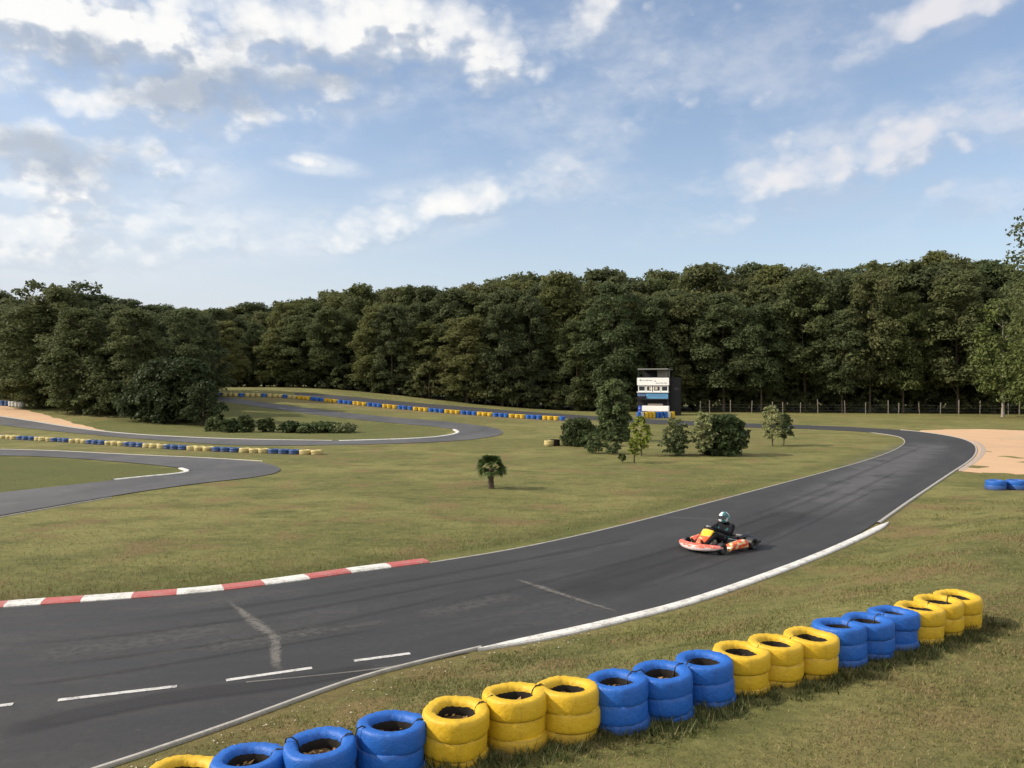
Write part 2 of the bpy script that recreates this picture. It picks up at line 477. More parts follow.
def stain(name, pts, w, mat, lift=.026):
    p = resample(pts, 40); t = np.gradient(p, axis=0); t /= np.hypot(t[:, 0], t[:, 1])[:, None]
    nr = np.c_[t[:, 1], -t[:, 0]]; V = []; UV = []
    for i in range(len(p)):
        for j in (-1, 0, 1):
            ww = w if not hasattr(w, '__len__') else np.interp(i / 39, np.linspace(0, 1, len(w)), w)
            q = p[i] + nr[i] * j * ww / 2
            V.append((q[0], q[1], float(rise(q[0], q[1])) + lift)); UV.append((j, 2 * i / (len(p) - 1) - 1))
    F = [(i * 3 + j, i * 3 + j + 1, i * 3 + j + 4, i * 3 + j + 3) for i in range(len(p) - 1) for j in range(2)]
    me = bpy.data.meshes.new(name); me.from_pydata(V, [], F); ul = me.uv_layers.new(name='UVMap')
    for lp in me.loops: ul.data[lp.index].uv = UV[lp.vertex_index]
    me.materials.append(mat)
    if me.polygons[0].normal.z < 0: me.flip_normals()
    return tag(finish(bpy.data.objects.new(name, me)), kind='structure')

M_st1 = blotchy('dust_stain', (.16, .15, .135), .6, 11, .45, .70)
M_st2 = blotchy('faint_stain', (.12, .116, .108), .26, 9, .48, .78)
M_st3 = blotchy('grey_patch', (.095, .095, .10), .6, .7, .40, .68)
M_st4 = blotchy('dark_patch', (.022, .022, .024), .7, .8, .3, .6)
stain('track_stain', W([(228, 602), (248, 618), (262, 630), (275, 637), (276, 650), (275, 660), (279, 675)]), (.10, .18, .34, .26, .22, .2), M_st1)
stain('track_stain', W([(280, 640), (330, 632), (390, 622)]), .35, M_st2, .0275)
stain('track_stain', W([(200, 650), (270, 640), (330, 628)]), .9, M_st2, .029)
stain('track_stain', W([(515, 580), (545, 590), (575, 600), (620, 614)]), (.12, .26, .18, .08), M_st1)
stain('track_stain', W([(20, 660), (120, 648), (240, 628)]), 1.0, M_st2, .0275)
stain('track_stain', W([(420, 618), (470, 606), (520, 596)]), .8, M_st2, .0275)
stain('track_stain', W([(660, 518), (690, 519), (720, 521)]), .5, M_st2, .026)
stain('track_stain', W([(806, 515), (830, 512), (855, 510)]), .3, M_st2, .026)
stain('track_patch', W([(790, 520), (838, 495), (880, 470), (915, 452), (935, 442)]), (3.2, 4.0, 4.6, 4.6, 4.0), M_st3, .0245)
stain('track_patch', W([(0, 735), (80, 716), (180, 697), (280, 686), (380, 668)]), .55, M_st4, .0245)
stain('track_patch', W([(560, 600), (640, 572), (720, 545), (800, 512)]), 1.6, M_st4, .0255)

M_skid = blotchy('rubber_skid', (.022, .022, .023), .24, 1.6, .36, .66)
for k, (pts, w_) in enumerate([
        ([(0, 648), (150, 634), (300, 612), (450, 584), (560, 566)], .16), ([(40, 668), (190, 650), (330, 625), (470, 592)], .14), ([(120, 622), (260, 606), (420, 580), (560, 554), (660, 534)], .18),
        ([(420, 610), (560, 580), (680, 548), (760, 520), (850, 486)], .16), ([(520, 600), (640, 572), (740, 540), (830, 505), (905, 468)], .16), ([(620, 596), (720, 565), (800, 530), (880, 488)], .13), ([(700, 534), (790, 503), (870, 470), (925, 446)], .2),
        ([(0, 690), (120, 674), (260, 650), (380, 630)], .12)]):
    stain('skid_mark', W(pts), w_ * 1.7, M_skid, .0305 + k * .0006)

# sand traps
def sheet(name, A, B, mat, lift):
    n = 40; a, b = resample(A, n), resample(B, n); cr = 10; V = []
    for i in range(n):
        for j in range(cr + 1):
            p = a[i] + (b[i] - a[i]) * j / cr
            wob = 0.25 * math.sin(i * 1.7) * math.sin(i * .6 + 1) if j in (0, cr) else 0
            V.append((p[0] + wob * .4, p[1] + wob, float(rise(p[0], p[1])) + lift))
    k = cr + 1
    F = [(i * k + j, i * k + j + 1, (i + 1) * k + j + 1, (i + 1) * k + j) for i in range(n - 1) for j in range(cr)]
    me = bpy.data.meshes.new(name); me.from_pydata(V, [], F); me.materials.append(mat)
    if me.polygons[0].normal.z < 0: me.flip_normals()
    return tag(finish(bpy.data.objects.new(name, me)), kind='structure')
sheet('sand_trap', W([(920, 430.6), (960, 429), (1000, 429.5), (1024, 431), (1100, 432), (1200, 434)]),
      W([(920, 432), (962, 439), (975.5, 450), (966, 464), (952, 473), (1024, 474.5), (1200, 476)]), M_sand, .012)
sheet('sand_trap', W([(-90, 399), (-30, 402.5), (0, 405), (20, 408.5), (50, 416), (85, 426), (104, 430.5)]),
      W([(-90, 405), (-30, 412.5), (0, 416.2), (20, 419.3), (50, 424.4), (85, 429.4), (106, 431.8)]), M_sand, .012)
sheet('dirt_patch', W([(995, 437.5), (1024, 434.5), (1080, 433)]), W([(1000, 439.5), (1024, 439.5), (1080, 440)]), plain('pale_dirt', (.42, .30, .19), .95, .1, 0, .3, 2), .017)

# ------------------------------------------------------------------ ground sheet
ROWB = W([(205, 396), (260, 397), (300, 398.5), (330, 401), (400, 408), (500, 416.3), (560, 419.5)])
def axis(breaks):
    out = []
    for (a, b, s) in breaks: out += list(np.arange(a, b, s))
    return np.array(out + [breaks[-1][1]])
xs = axis([(-3000, -400, 400), (-400, -120, 20), (-120, -40, 2), (-40, -12, .8), (-12, 18, .25), (18, 45, .8), (45, 130, 2.5), (130, 400, 20), (400, 3001, 400)])
ys = axis([(-3000, -200, 400), (-200, -20, 20), (-20, 2, 2), (2, 30, .25), (30, 70, 1), (70, 150, 1.5), (150, 400, 10), (400, 5001, 400)])
GX, GY = np.meshgrid(xs, ys)
GZ = height(GX, GY)
nx, ny = len(xs), len(ys)
me = bpy.data.meshes.new('ground')
V = np.c_[GX.ravel(), GY.ravel(), GZ.ravel()].astype(np.float32)
me.vertices.add(len(V)); me.vertices.foreach_set('co', V.ravel())
ii, jj = np.meshgrid(np.arange(ny - 1), np.arange(nx - 1), indexing='ij')
a = (ii * nx + jj).ravel()
Q = np.c_[a, a + 1, a + nx + 1, a + nx].astype(np.int32)
me.loops.add(Q.size); me.loops.foreach_set('vertex_index', Q.ravel())
me.polygons.add(len(Q)); me.polygons.foreach_set('loop_start', np.arange(0, Q.size, 4, dtype=np.int32))
me.polygons.foreach_set('use_smooth', np.ones(len(Q), bool))
me.update(calc_edges=True); me.validate()
def inside(X, Y, poly):
    r = np.zeros(X.shape, bool); n = len(poly)
    for i in range(n):
        (x1, y1), (x2, y2) = poly[i], poly[(i + 1) % n]
        c = ((y1 > Y) != (y2 > Y)) & (X < (x2 - x1) * (Y - y1) / ((y2 - y1) if y2 != y1 else 1e-9) + x1)
        r ^= c
    return r
lush = np.zeros(GX.shape)
lush = np.maximum(lush, .75 * inside(GX, GY, W([(-60, 456), (0, 456), (100, 461), (183, 468.6), (186, 473.6), (66, 486), (-60, 501)])))
lush = np.maximum(lush, .55 * inside(GX, GY, W([(200, 401), (259, 407), (376, 421.6), (456, 430), (434, 437), (339, 441), (200, 439), (66, 427)])))
dB, _ = dist_poly(GX, GY, ROWB); dA, _ = dist_poly(GX, GY, W([(-60, 433), (0, 437.5), (66, 441), (133, 445.5), (199, 449.5), (266, 452), (328, 454)]))
dO, sO = dist_poly(GX, GY, OUTER_EDGE)
MAININ = [('w', -24, 7.6), ('w', -14, 11.3)] + MAIN_IN + [(360, 573), (430, 564), (500, 553), (560, 541), (640, 522), (700, 506), (760, 490), (820, 474), (890, 453)]
dI, _ = dist_poly(GX, GY, W(MAININ))
lush = np.maximum(lush, .6 * np.exp(-((dI - .8) / .5) ** 2) * (GY < 50))
dry = .75 * np.exp(-((dB - 2.5) / 2.2) ** 2) + .25 * np.exp(-(dA / 1.5) ** 2)
dry = np.maximum(dry, .8 * np.exp(-(dO / .3) ** 2) * (sO > 0) * (GY < 25))
TYRE_LINE = [(-3.6, 3.6), (-.5, 6.8), (6.2, 11.0)]
dT, sT = dist_poly(GX, GY, TYRE_LINE)
dry = np.maximum(dry, .75 * np.exp(-((dT) / .45) ** 2)); lush = np.maximum(lush, .3 * np.exp(-((dT - .8) / .5) ** 2) * (sT > 0))
dry = np.maximum(dry, .4 * np.exp(-((dT - 1.9) / .7) ** 2) * (sT > 0))
for nm, arr in (('lush', lush), ('dry', dry)):
    at_ = me.attributes.new(nm, 'FLOAT', 'POINT'); at_.data.foreach_set('value', np.clip(arr, 0, 1).ravel().astype(np.float32))
me.materials.append(M_ground)
tag(finish(bpy.data.objects.new('ground', me)), kind='structure')

# ------------------------------------------------------------------ foliage
def leaf_mat(name, c1, c2, c3, trans=.3, shift=.35):
    """c1-c2 leaf by leaf, c3 the tint some whole trees lean to"""
    m, nt, bs = new_mat(name)
    geo = nt.nodes.new('ShaderNodeNewGeometry'); oi = nt.nodes.new('ShaderNodeObjectInfo')
    P = nt.nodes.new('ShaderNodeTexCoord').outputs['Object']
    c = mixc(nt, geo.outputs['Random Per Island'], c1, c2)
    c = mixc(nt, mth(nt, 'MULTIPLY', oi.outputs['Random'], shift * 2), c, c3)
    c = mixc(nt, mth(nt, 'MULTIPLY', ramp(nt, noise(nt, P, .6, 2), .45, .7), .5), c, tuple(x * 1.5 for x in c2))
    nt.links.new(c, bs.inputs['Base Color']); bs.inputs['Roughness'].default_value = .6
    bs.inputs['Specular IOR Level'].default_value = .1
    tl = nt.nodes.new('ShaderNodeBsdfTranslucent'); nt.links.new(c, tl.inputs[0])
    mx = nt.nodes.new('ShaderNodeMixShader'); mx.inputs[0].default_value = trans
    nt.links.new(bs.outputs[0], mx.inputs[1]); nt.links.new(tl.outputs[0], mx.inputs[2])
    nt.links.new(mx.outputs[0], nt.nodes['Material Output'].inputs[0])
    return m

M_leaf = leaf_mat('woodland_leaf', (.058, .074, .030), (.102, .120, .048), (.122, .122, .052), .45)
M_leafo = leaf_mat('olive_leaf', (.074, .090, .032), (.118, .132, .048), (.135, .128, .050), .45)
M_leafb = leaf_mat('deep_green_leaf', (.050, .072, .032), (.084, .110, .048), (.096, .11, .048), .45)
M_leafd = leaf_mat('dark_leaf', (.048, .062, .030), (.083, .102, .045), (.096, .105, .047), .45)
M_leafl = leaf_mat('light_leaf', (.064, .084, .026), (.10, .122, .038), (.09, .105, .032))
M_shrubd = leaf_mat('dark_shrub_leaf', (.028, .044, .018), (.058, .080, .029), (.055, .067, .024))
M_shrubg = leaf_mat('grey_green_leaf', (.060, .082, .032), (.105, .130, .052), (.07, .095, .038))
M_shade = leaf_mat('shaded_leaf', (.022, .032, .014), (.044, .060, .024), (.035, .045, .018))  # leaf colour lowered to paint in the shade on the left bushes
M_pale = leaf_mat('pale_green_leaf', (.10, .115, .05), (.18, .19, .09), (.1, .12, .05))
M_lime = leaf_mat('lime_leaf', (.11, .14, .022), (.20, .23, .04), (.14, .16, .03))
M_cream = leaf_mat('cream_blossom_leaf', (.13, .155, .055), (.30, .30, .15), (.16, .19, .07))
M_bark = plain('bark', (.085, .066, .048), .9, .1, 0, .5, 5, .8, 14)
M_barkp = plain('pale_bark', (.26, .23, .19), .9, .1, 0, .5, 4, .6, 14)
M_palmleaf = leaf_mat('palm_leaf', (.034, .062, .018), (.075, .105, .034), (.06, .08, .03), .3)

def unit(a):
    return a / np.maximum(np.linalg.norm(a, axis=1), 1e-6)[:, None]

def leaves(rg, C, Rr, n, size, out=.75, flat=.8, shell=(.5, 1.12)):
    """n leaves about clump centre C with radius Rr: four-corner leaf blades in a shell"""
    d = unit(rg.normal(size=(n, 3)))
    d[:, 2] = np.where(d[:, 2] < -.35, -d[:, 2], d[:, 2])
    d = unit(d)
    r = Rr * rg.uniform(shell[0], shell[1], n) * (1 + .18 * np.sin(d[:, 0] * 7 + C[0] * 3) * np.cos(d[:, 1] * 6 + C[2]))
    p = np.array(C) + d * r[:, None] * np.array([1, 1, flat])
    nrm = unit(d * out + rg.normal(size=(n, 3)) * .45 + np.array([0, 0, .25]))
    t = unit(np.cross(nrm, rg.normal(size=(n, 3)))); b = np.cross(nrm, t)
    s = size * rg.uniform(.55, 1.35, n)[:, None]
    droop = nrm * s * rg.uniform(-.25, .05, n)[:, None]
    return np.stack([p - t * s, p + b * s * .55 + droop * .2, p + t * s + droop, p - b * s * .55 + droop * .2], 1).reshape(-1, 3)

def crown_clumps(rg, H, hb, Rmax, n, kind):
    out = []
    for i in range(n):
        f = (i + rg.uniform(.1, .9)) / n               # height fraction in the crown
        if kind == 'round': prof = math.sin(PI * min(1, .12 + .86 * f)) ** .6
        elif kind == 'full': prof = math.sqrt(max(.03, 1 - (max(0, f - .28) / .74) ** 2)) * (.80 + .20 * min(1, f * 4))
        elif kind == 'oval': prof = math.sqrt(max(.06, 1 - (max(0, f - .55) / .47) ** 2)) if f > .62 else .93 + .06 * f
        else: prof = (1 - f) ** .55 * (.5 + .5 * min(1, f * 5))
        a = i * 2.399 + rg.uniform(-.6, .6)
        rr = Rmax * prof * rg.uniform(.45, 1.0)
        z = hb + (H - hb) * f
        cr = Rmax * rg.uniform(.26, .44) * (1 - .25 * f)
        z = min(z, H - cr * .75)
        out.append(((rr * math.cos(a), rr * math.sin(a), z), cr * rg.uniform(.75, 1.2)))
    return out

def make_tree(name, label, cat, seed, H, hb, Rmax, nclump, dens, lsize, mat, bark, kind='full', group=None, limbs=6, tr=None, loose=.0):
    rg = np.random.default_rng(seed)
    root = thing(name, label, cat, group=group)
    cl = crown_clumps(rg, H, hb, Rmax, nclump, kind)
    V = []
    for c, r in cl:
        n = int(dens * r * r * 9)
        V.append(leaves(rg, c, r, n, lsize))
        if loose:   # stray sprays sticking out of the clump
            for _ in range(int(3 * loose) + 1):
                d = unit(rg.normal(size=(1, 3)))[0]; d[2] = abs(d[2]) * .8
                V.append(leaves(rg, np.array(c) + d * r * 1.1, r * .32, max(6, int(n * .05)), lsize, shell=(.2, 1)))
    me = fast_mesh('crown', np.concatenate(V), 4, mat)
    finish(bpy.data.objects.new('crown', me), root)
    t = MB(); tr = tr or H * .017
    lean = rg.uniform(-.03, .03, 2) * H
    pts = [(lean[0] * k * k + .05 * math.sin(k * 7 + seed), lean[1] * k * k, -.15 + (H * .82 + .15) * k) for k in np.linspace(0, 1, 8)]
    t.tube(pts, [tr * (1.35 if k == 0 else 1 - .82 * k) for k in np.linspace(0, 1, 8)], 8)
    for i in range(min(limbs, len(cl))):
        c, r = cl[int((i + .5) * len(cl) / limbs)]
        b = max(hb * .6, c[2] - math.hypot(c[0], c[1]) * .8 - .3)
        k = np.clip(b / (H * .82), 0.05, .9)
        p0 = (lean[0] * k * k, lean[1] * k * k, b)
        mid = ((p0[0] + c[0]) * .5, (p0[1] + c[1]) * .5, (b + c[2]) * .5 - r * .1)
        t.tube([p0, mid, c], [tr * .5 * (1 - .5 * k), tr * .3, tr * .1], 6)
    t.build('trunk', bark, root, smooth=True, fix=False)
    return root

def put(o, x, y, rz, s=1.0, sz=None, sink=0.0):
    o.location = (x, y, hz(x, y) - sink); o.rotation_euler = (0, 0, rz)
    o.scale = (s, s, sz or s)

# woodland prototypes, unit: about 16 m tall
PROT = []
for sd in range(4):
    PROT.append(('full', make_tree('broadleaf_tree', 'x', 'tree', 10 + sd, 16, 1.2, 3.9, 64, 26, .17, M_leaf, M_bark, 'full', loose=1.2)))
for sd in range(3):
    PROT.append(('high', make_tree('broadleaf_tree', 'x', 'tree', 30 + sd, 16, 3.2, 3.6, 60, 26, .165, M_leaf, M_bark, 'round', limbs=9, loose=1.3, tr=.13)))
for sd in range(3):
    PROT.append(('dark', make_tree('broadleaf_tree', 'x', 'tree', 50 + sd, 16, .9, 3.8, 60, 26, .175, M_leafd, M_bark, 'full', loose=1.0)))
USHRUB = [make_tree('woodland_shrub', 'x', 'shrub', 70 + sd, 3.4, .25, 1.7, 18, 30, .15, M_leaf if sd else M_leafd, M_bark, 'round', limbs=4, loose=.4, tr=.05) for sd in range(3)]
used = set()
def spawn(proto, label, group, tint=None):
    if proto.name in used: o = copy_tree(proto)
    else: o = proto; used.add(proto.name)
    o['label'] = label; o['group'] = group
    for ch in o.children:
        if ch.name.startswith('crown') and tint:
            ch.material_slots[0].link = 'OBJECT'; ch.material_slots[0].material = tint
    return o
by = lambda k: [p for t, p in PROT if t == k]

SKY = [(-150, 296), (0, 296), (30, 293), (60, 290), (90, 296), (130, 303), (180, 306), (230, 309), (270, 303), (300, 300), (330, 297), (370, 288),
       (400, 285), (440, 289), (475, 275), (520, 280), (560, 278), (600, 271), (640, 279), (690, 270), (730, 268), (760, 270), (800, 268),
       (850, 271), (900, 265), (940, 258), (980, 264), (1024, 268), (1200, 262)]
def skyline(px): return float(np.interp(px, [a for a, _ in SKY], [b for _, b in SKY]))
FRONT = [(-150, 95), (-20, 92), (25, 84), (60, 75), (110, 73), (165, 75), (195, 82), (212, 104), (240, 128), (260, 126), (330, 121), (450, 113), (600, 107), (730, 104), (900, 100), (1024, 98), (1200, 94)]
def front(px): return float(np.interp(px, [a for a, _ in FRONT], [b for _, b in FRONT]))

LAB = {
 ('left', 'full'): 'dark green broadleaf tree in the shaded wood behind the sand bank on the left',
 ('left', 'dark'): 'very dark leafy tree in the shaded wood behind the sand bank on the left',
 ('left', 'high'): 'tall bare-stemmed tree in the shaded wood behind the sand bank on the left',
 ('centre', 'full'): 'olive green broadleaf tree leafy to the ground in the wood behind the far straight',
 ('centre', 'dark'): 'dark dense broadleaf tree in the wood behind the far straight',
 ('centre', 'high'): 'tall tree with a high crown in the wood behind the far straight',
 ('right', 'full'): 'olive green broadleaf tree leafy to the ground behind the wire fence right of the tower',
 ('right', 'dark'): 'dark dense broadleaf tree behind the wire fence right of the tower',
 ('right', 'high'): 'tall bare-trunked tree with high crown behind the wire fence right of the tower',
}
GRP = {'left': 'trees of the left wood', 'centre': 'trees behind the far straight', 'right': 'trees behind the wire fence'}
def zone(px): return 'left' if px < 215 else ('centre' if px < 640 else 'right')
ntree = 0
for row in range(4):
    px = -150 + row * 17
    while px < 1190:
        Y = front(px) + row * 6.0 + rnd.uniform(-1.5, 1.5) + 2.5
        x, y = col_at(px + rnd.uniform(-8, 8), Y)
        z = zone(px)
        q = rnd.random()
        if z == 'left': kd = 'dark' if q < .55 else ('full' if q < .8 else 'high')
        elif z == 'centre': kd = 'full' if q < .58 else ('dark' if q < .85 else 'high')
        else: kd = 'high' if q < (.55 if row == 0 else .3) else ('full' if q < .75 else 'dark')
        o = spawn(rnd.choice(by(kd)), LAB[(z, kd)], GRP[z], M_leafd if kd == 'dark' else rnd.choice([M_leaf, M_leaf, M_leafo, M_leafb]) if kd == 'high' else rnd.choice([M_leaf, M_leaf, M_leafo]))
        hgt = CAM_H + (HY - skyline(px)) * Y / FPX - hz(x, y)
        hgt *= (rnd.uniform(.66, .97), rnd.uniform(.80, 1.03), rnd.uniform(.88, 1.04), rnd.uniform(.93, 1.05))[row]
        s = hgt / 16
        wide = max(s, .82) * rnd.uniform(.85, 1.3)
        put(o, x, y, rnd.uniform(0, 6.28), wide, s)
        ntree += 1
        px += (4.5 * FPX / Y) * rnd.uniform(.7, 1.3)
# the wooded hill that shows above the gap between the left wood and the far straight
for row in range(5):
    px = 120 + row * 9
    while px < 350:
        Y = 140 + row * 11 + rnd.uniform(-3, 3)
        x, y = col_at(px, Y)
        kd = rnd.choice(['full', 'full', 'dark'])
        o = spawn(rnd.choice(by(kd)), {'full': 'olive broadleaf tree in the distant wood above the gap in the left tree line',
                                       'dark': 'dark broadleaf tree in the distant wood above the gap in the left tree line'}[kd], 'trees of the distant wood')
        hgt = CAM_H + (HY - skyline(px) - 1) * Y / FPX - hz(x, y)
        s = hgt / 16 * (.88 + .03 * row) * rnd.uniform(.95, 1.03)
        put(o, x, y, rnd.uniform(0, 6.28), s * rnd.uniform(.85, 1.05), s)
        px += (6.0 * FPX / Y) * rnd.uniform(.8, 1.2)
# shrubs and saplings along the foot of the wood
for k in range(128):
    px = -60 + (k % 64) * 17.6 + rnd.uniform(-5, 5) + (9 if k > 63 else 0)
    if 205 < px < 225: continue
    Y = front(px) + (rnd.uniform(.2, 2.5) if k < 64 else rnd.uniform(5, 9))
    if px > 640: Y += 2.2
    x, y = col_at(px, Y); z = zone(px)
    o = spawn(rnd.choice(USHRUB), {'left': 'low shrub at the foot of the shaded left wood', 'centre': 'low leafy shrub at the foot of the wood behind the far straight',
                                   'right': 'low shrub among the trunks behind the wire fence'}[z], {'left': 'shrubs under the left wood', 'centre': 'shrubs behind the far straight', 'right': 'shrubs behind the wire fence'}[z])
    s = rnd.uniform(.6, 1.25) * (1.35 if z == 'centre' else .95) * (1 if k < 64 else 1.5) * (1.3 if z == 'right' and k > 63 else 1)
    put(o, x, y, rnd.uniform(0, 6.28), s, s * rnd.uniform(.8, 1.2))

for k in range(34):
    px = 195 + k * 5.2; Y = 186 + rnd.uniform(-4, 8); x, y = col_at(px, Y)
    o = spawn(rnd.choice(USHRUB), 'low shrub deep under the distant wood', 'shrubs under the distant wood')
    put(o, x, y, rnd.uniform(0, 6.28), 1.5, 1.3)
# lighter trees at the right edge, and the tall one just outside that leans its branches in
t = make_tree('birch_tree', 'light green birch with a thin pale trunk at the right end of the fence', 'tree', 91, 13.2, 2.6, 3.1, 46, 17, .19, M_leafl, M_barkp, 'round', limbs=8, loose=.8, tr=.16)
put(t, *col_at(1003, 90), 1.0)
t = make_tree('birch_tree', 'light green tree cut off by the right edge, in front of the wood', 'tree', 92, 12.2, 1.0, 3.4, 50, 17, .19, M_leafl, M_barkp, 'full', limbs=8, loose=.8, tr=.16)
put(t, *col_at(1040, 84), 2.0)
t = make_tree('ash_tree', 'tall near tree whose thin outer twigs reach in against the sky at upper right', 'tree', 95, 15.6, 6.2, 3.9, 44, 12, .13, M_leaf, M_bark, 'round', limbs=14, loose=1.6, tr=.2)
put(t, *col_at(1079, 46), .6)
t = make_tree('broadleaf_tree', 'thin-crowned tree rising above the left wood against the sky', 'tree', 96, 14.2, 6.5, 2.7, 26, 9, .2, M_leafd, M_bark, 'round', limbs=10, loose=1.5, tr=.17)
put(t, *col_at(36, 84), .6, .95, .90)
t = make_tree('broadleaf_tree', 'tree with a ragged see-through top above the left wood', 'tree', 97, 13.9, 6.0, 3.0, 28, 9, .2, M_leafd, M_bark, 'round', limbs=10, loose=1.5, tr=.17)
put(t, *col_at(82, 86), 2.6, .95, .92)
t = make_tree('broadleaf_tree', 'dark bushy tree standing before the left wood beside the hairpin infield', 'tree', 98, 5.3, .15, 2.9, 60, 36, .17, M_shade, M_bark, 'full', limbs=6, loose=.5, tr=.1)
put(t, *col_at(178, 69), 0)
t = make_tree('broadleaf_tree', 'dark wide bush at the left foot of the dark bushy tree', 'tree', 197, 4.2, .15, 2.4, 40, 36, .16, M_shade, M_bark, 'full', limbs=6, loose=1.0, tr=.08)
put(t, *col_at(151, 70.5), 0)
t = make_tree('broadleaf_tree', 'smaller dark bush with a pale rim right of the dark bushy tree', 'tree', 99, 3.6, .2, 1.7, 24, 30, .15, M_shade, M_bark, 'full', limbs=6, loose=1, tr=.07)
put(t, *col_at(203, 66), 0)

# infield shrubs and young trees: (name, label, px, py base, height px, half width px, material, kind ...)
def infield(name, label, cat, px, py, hpx, wpx, mat, kind, seed, ncl=26, dens=60, hb=.06, ls=.09, bark=M_bark, loose=.5, group=None, tr=None):
    x, y = at(px, py); m = y / FPX
    H, Rm = hpx * m, wpx * m
    t = make_tree(name, label, cat, seed, H, H * hb, Rm * .84, ncl, dens / max(.35, (Rm * .3)) * .5, ls, mat, bark, kind, limbs=5, loose=loose, group=group, tr=tr or H * .018)
    put(t, x, y, seed)
    return t
infield('shrub', 'wide dark green shrub at the left end of the infield clump', 'shrub', 577, 446, 27, 21, M_shrubd, 'oval', 201, 60, 150, hb=.02, loose=.2)
infield('tall_shrub', 'tall rounded grey-green tree, highest of the infield clump left of the tower', 'tree', 614, 441, 61, 19, M_shrubg, 'oval', 202, 90, 170, hb=.02, ls=.10, loose=.2)
infield('shrub', 'small grey-green shrub before the wide dark shrub of the infield', 'shrub', 592, 453, 20, 12, M_shrubg, 'full', 203, 20, 80)
infield('shrub', 'small grey-green shrub below the tall rounded infield tree', 'shrub', 612, 454, 21, 11, M_shrubg, 'round', 204, 20, 80)
infield('young_tree', 'young lime green tree with a slim trunk in front of the tower', 'tree', 641, 456, 40, 13, M_lime, 'round', 205, 22, 60, .18, loose=1)
infield('sapling', 'small lime sapling standing nearest the track in the infield clump', 'tree', 634, 463, 24, 8, M_lime, 'round', 206, 12, 50, .35, loose=1, tr=.05)
infield('sapling', 'tiny low sapling left of the lime sapling', 'tree', 622, 462.5, 8, 4, M_leafl, 'round', 207, 6, 60, .3, loose=1, tr=.03)
infield('shrub', 'loose pale green shrub between the lime tree and the blossoming one', 'shrub', 675, 455, 36, 15, M_pale, 'full', 208, 34, 50, loose=1)
infield('shrub', 'grey-green lower shrub grown into the loose pale one', 'shrub', 678, 456, 22, 11, M_shrubg, 'round', 218, 20, 70)
infield('blossoming_tree', 'pale cream blossoming young tree left against the round dark bush', 'tree', 703, 456, 43, 13, M_cream, 'full', 209, 36, 60, .1, loose=1)
infield('shrub', 'round very dark bush in the middle of the infield lawn', 'shrub', 723, 455, 39, 25, M_shrubd, 'oval', 210, 70, 150, hb=.02, loose=.2)
infield('blossoming_tree', 'pale cream blossoming young tree standing alone right of the dark bush', 'tree', 772, 446, 40, 12, M_cream, 'full', 211, 36, 60, .2, loose=1)
infield('young_tree', 'darker young tree on several stems right beside the lone blossoming tree', 'tree', 784, 445.5, 31, 11, M_shrubg, 'round', 212, 28, 80, .25, loose=.8)
# row of bushes in the hairpin infield
for i, (px, py, h, w, mt, lb) in enumerate([
        (214, 431, 15, 8, M_shrubg, 'pale loose shrub at the left end of the hairpin infield row'),
        (230, 432, 14, 10, M_shrubd, 'dark bush in the hairpin infield, first from the pale shrub'),
        (245, 432, 18, 8, M_shrubd, 'dark bush in the hairpin infield, taller of a touching pair'),
        (267, 432, 15, 8.5, M_shrubd, 'dark upright bush standing by itself in the hairpin infield'),
        (290, 432.5, 12, 10, M_shrubd, 'low round dark bush right of the upright one in the hairpin infield'),
        (312, 432.5, 10, 13, M_shrubg, 'flat grey-green plant in the hairpin infield right of the round dark bush'),
        (328, 432.5, 11, 12, M_shrubg, 'taller grey-green plant in the hairpin infield between two flat ones'),
        (344, 432.5, 9, 12, M_pale, 'flat pale plant at the right end of the hairpin infield row')]):
    infield('shrub', lb, 'shrub', px, py, h * .9, w * 1.25, mt, 'full', 230 + i, 26, 70, .02, .10, loose=1.6, group='bushes in the hairpin infield')

# palm
def palm():
    x, y = at(491, 488.5)
    root = thing('palm_tree', 'small fan palm with a shaggy trunk standing alone on the infield lawn', 'palm', (x, y, hz(x, y)))
    rg = np.random.default_rng(5); t = MB()
    prof = [(.10, -.05), (.115, .05), (.095, .14), (.11, .2), (.088, .3), (.10, .38), (.08, .46), (.10, .54), (.115, .6), (.09, .68), (.04, .74)]
    t.lathe(prof, 12)
    for k in range(60):
        a = rg.uniform(0, 6.28); z = rg.uniform(.1, .7); r = .09
        p = Vector((r * math.cos(a), r * math.sin(a), z)); q = p + Vector((.05 * math.cos(a), .05 * math.sin(a), rg.uniform(-.06, .06)))
        t.tube([p, q], [.012, .004], 4)
    t.build('trunk', M_bark, root, smooth=True, fix=False)
    V = []
    for k in range(52):
        a = k * 2.399; el = R(rg.uniform(-15, 70)) if k > 8 else R(rg.uniform(50, 85))
        d = np.array([math.cos(a) * math.cos(el), math.sin(a) * math.cos(el), math.sin(el)])
        base = np.array([0, 0, .70]); L = rg.uniform(.24, .40)
        tip = base + d * L; side = unit(np.cross(d, [0, 0, 1])[None])[0]; up = np.cross(side, d); ro = rg.uniform(-.8, .8); side, up = side * math.cos(ro) + up * math.sin(ro), up * math.cos(ro) - side * math.sin(ro)
        V += [base - side * .008, base + side * .008, tip + side * .006, tip - side * .006]
        for f in np.linspace(-1.25, 1.25, 17):
            dd = d * math.cos(f) + side * math.sin(f) + up * (-.15 * abs(f))
            l = rg.uniform(.24, .32); e = tip + dd * l + np.array([0, 0, -.11]); m = tip + dd * l * .55
            w = np.cross(dd, up) * .024
            V += [tip, m + w, e, m - w]
    finish(bpy.data.objects.new('crown', fast_mesh('crown', np.array(V), 4, M_palmleaf)), root)
palm()

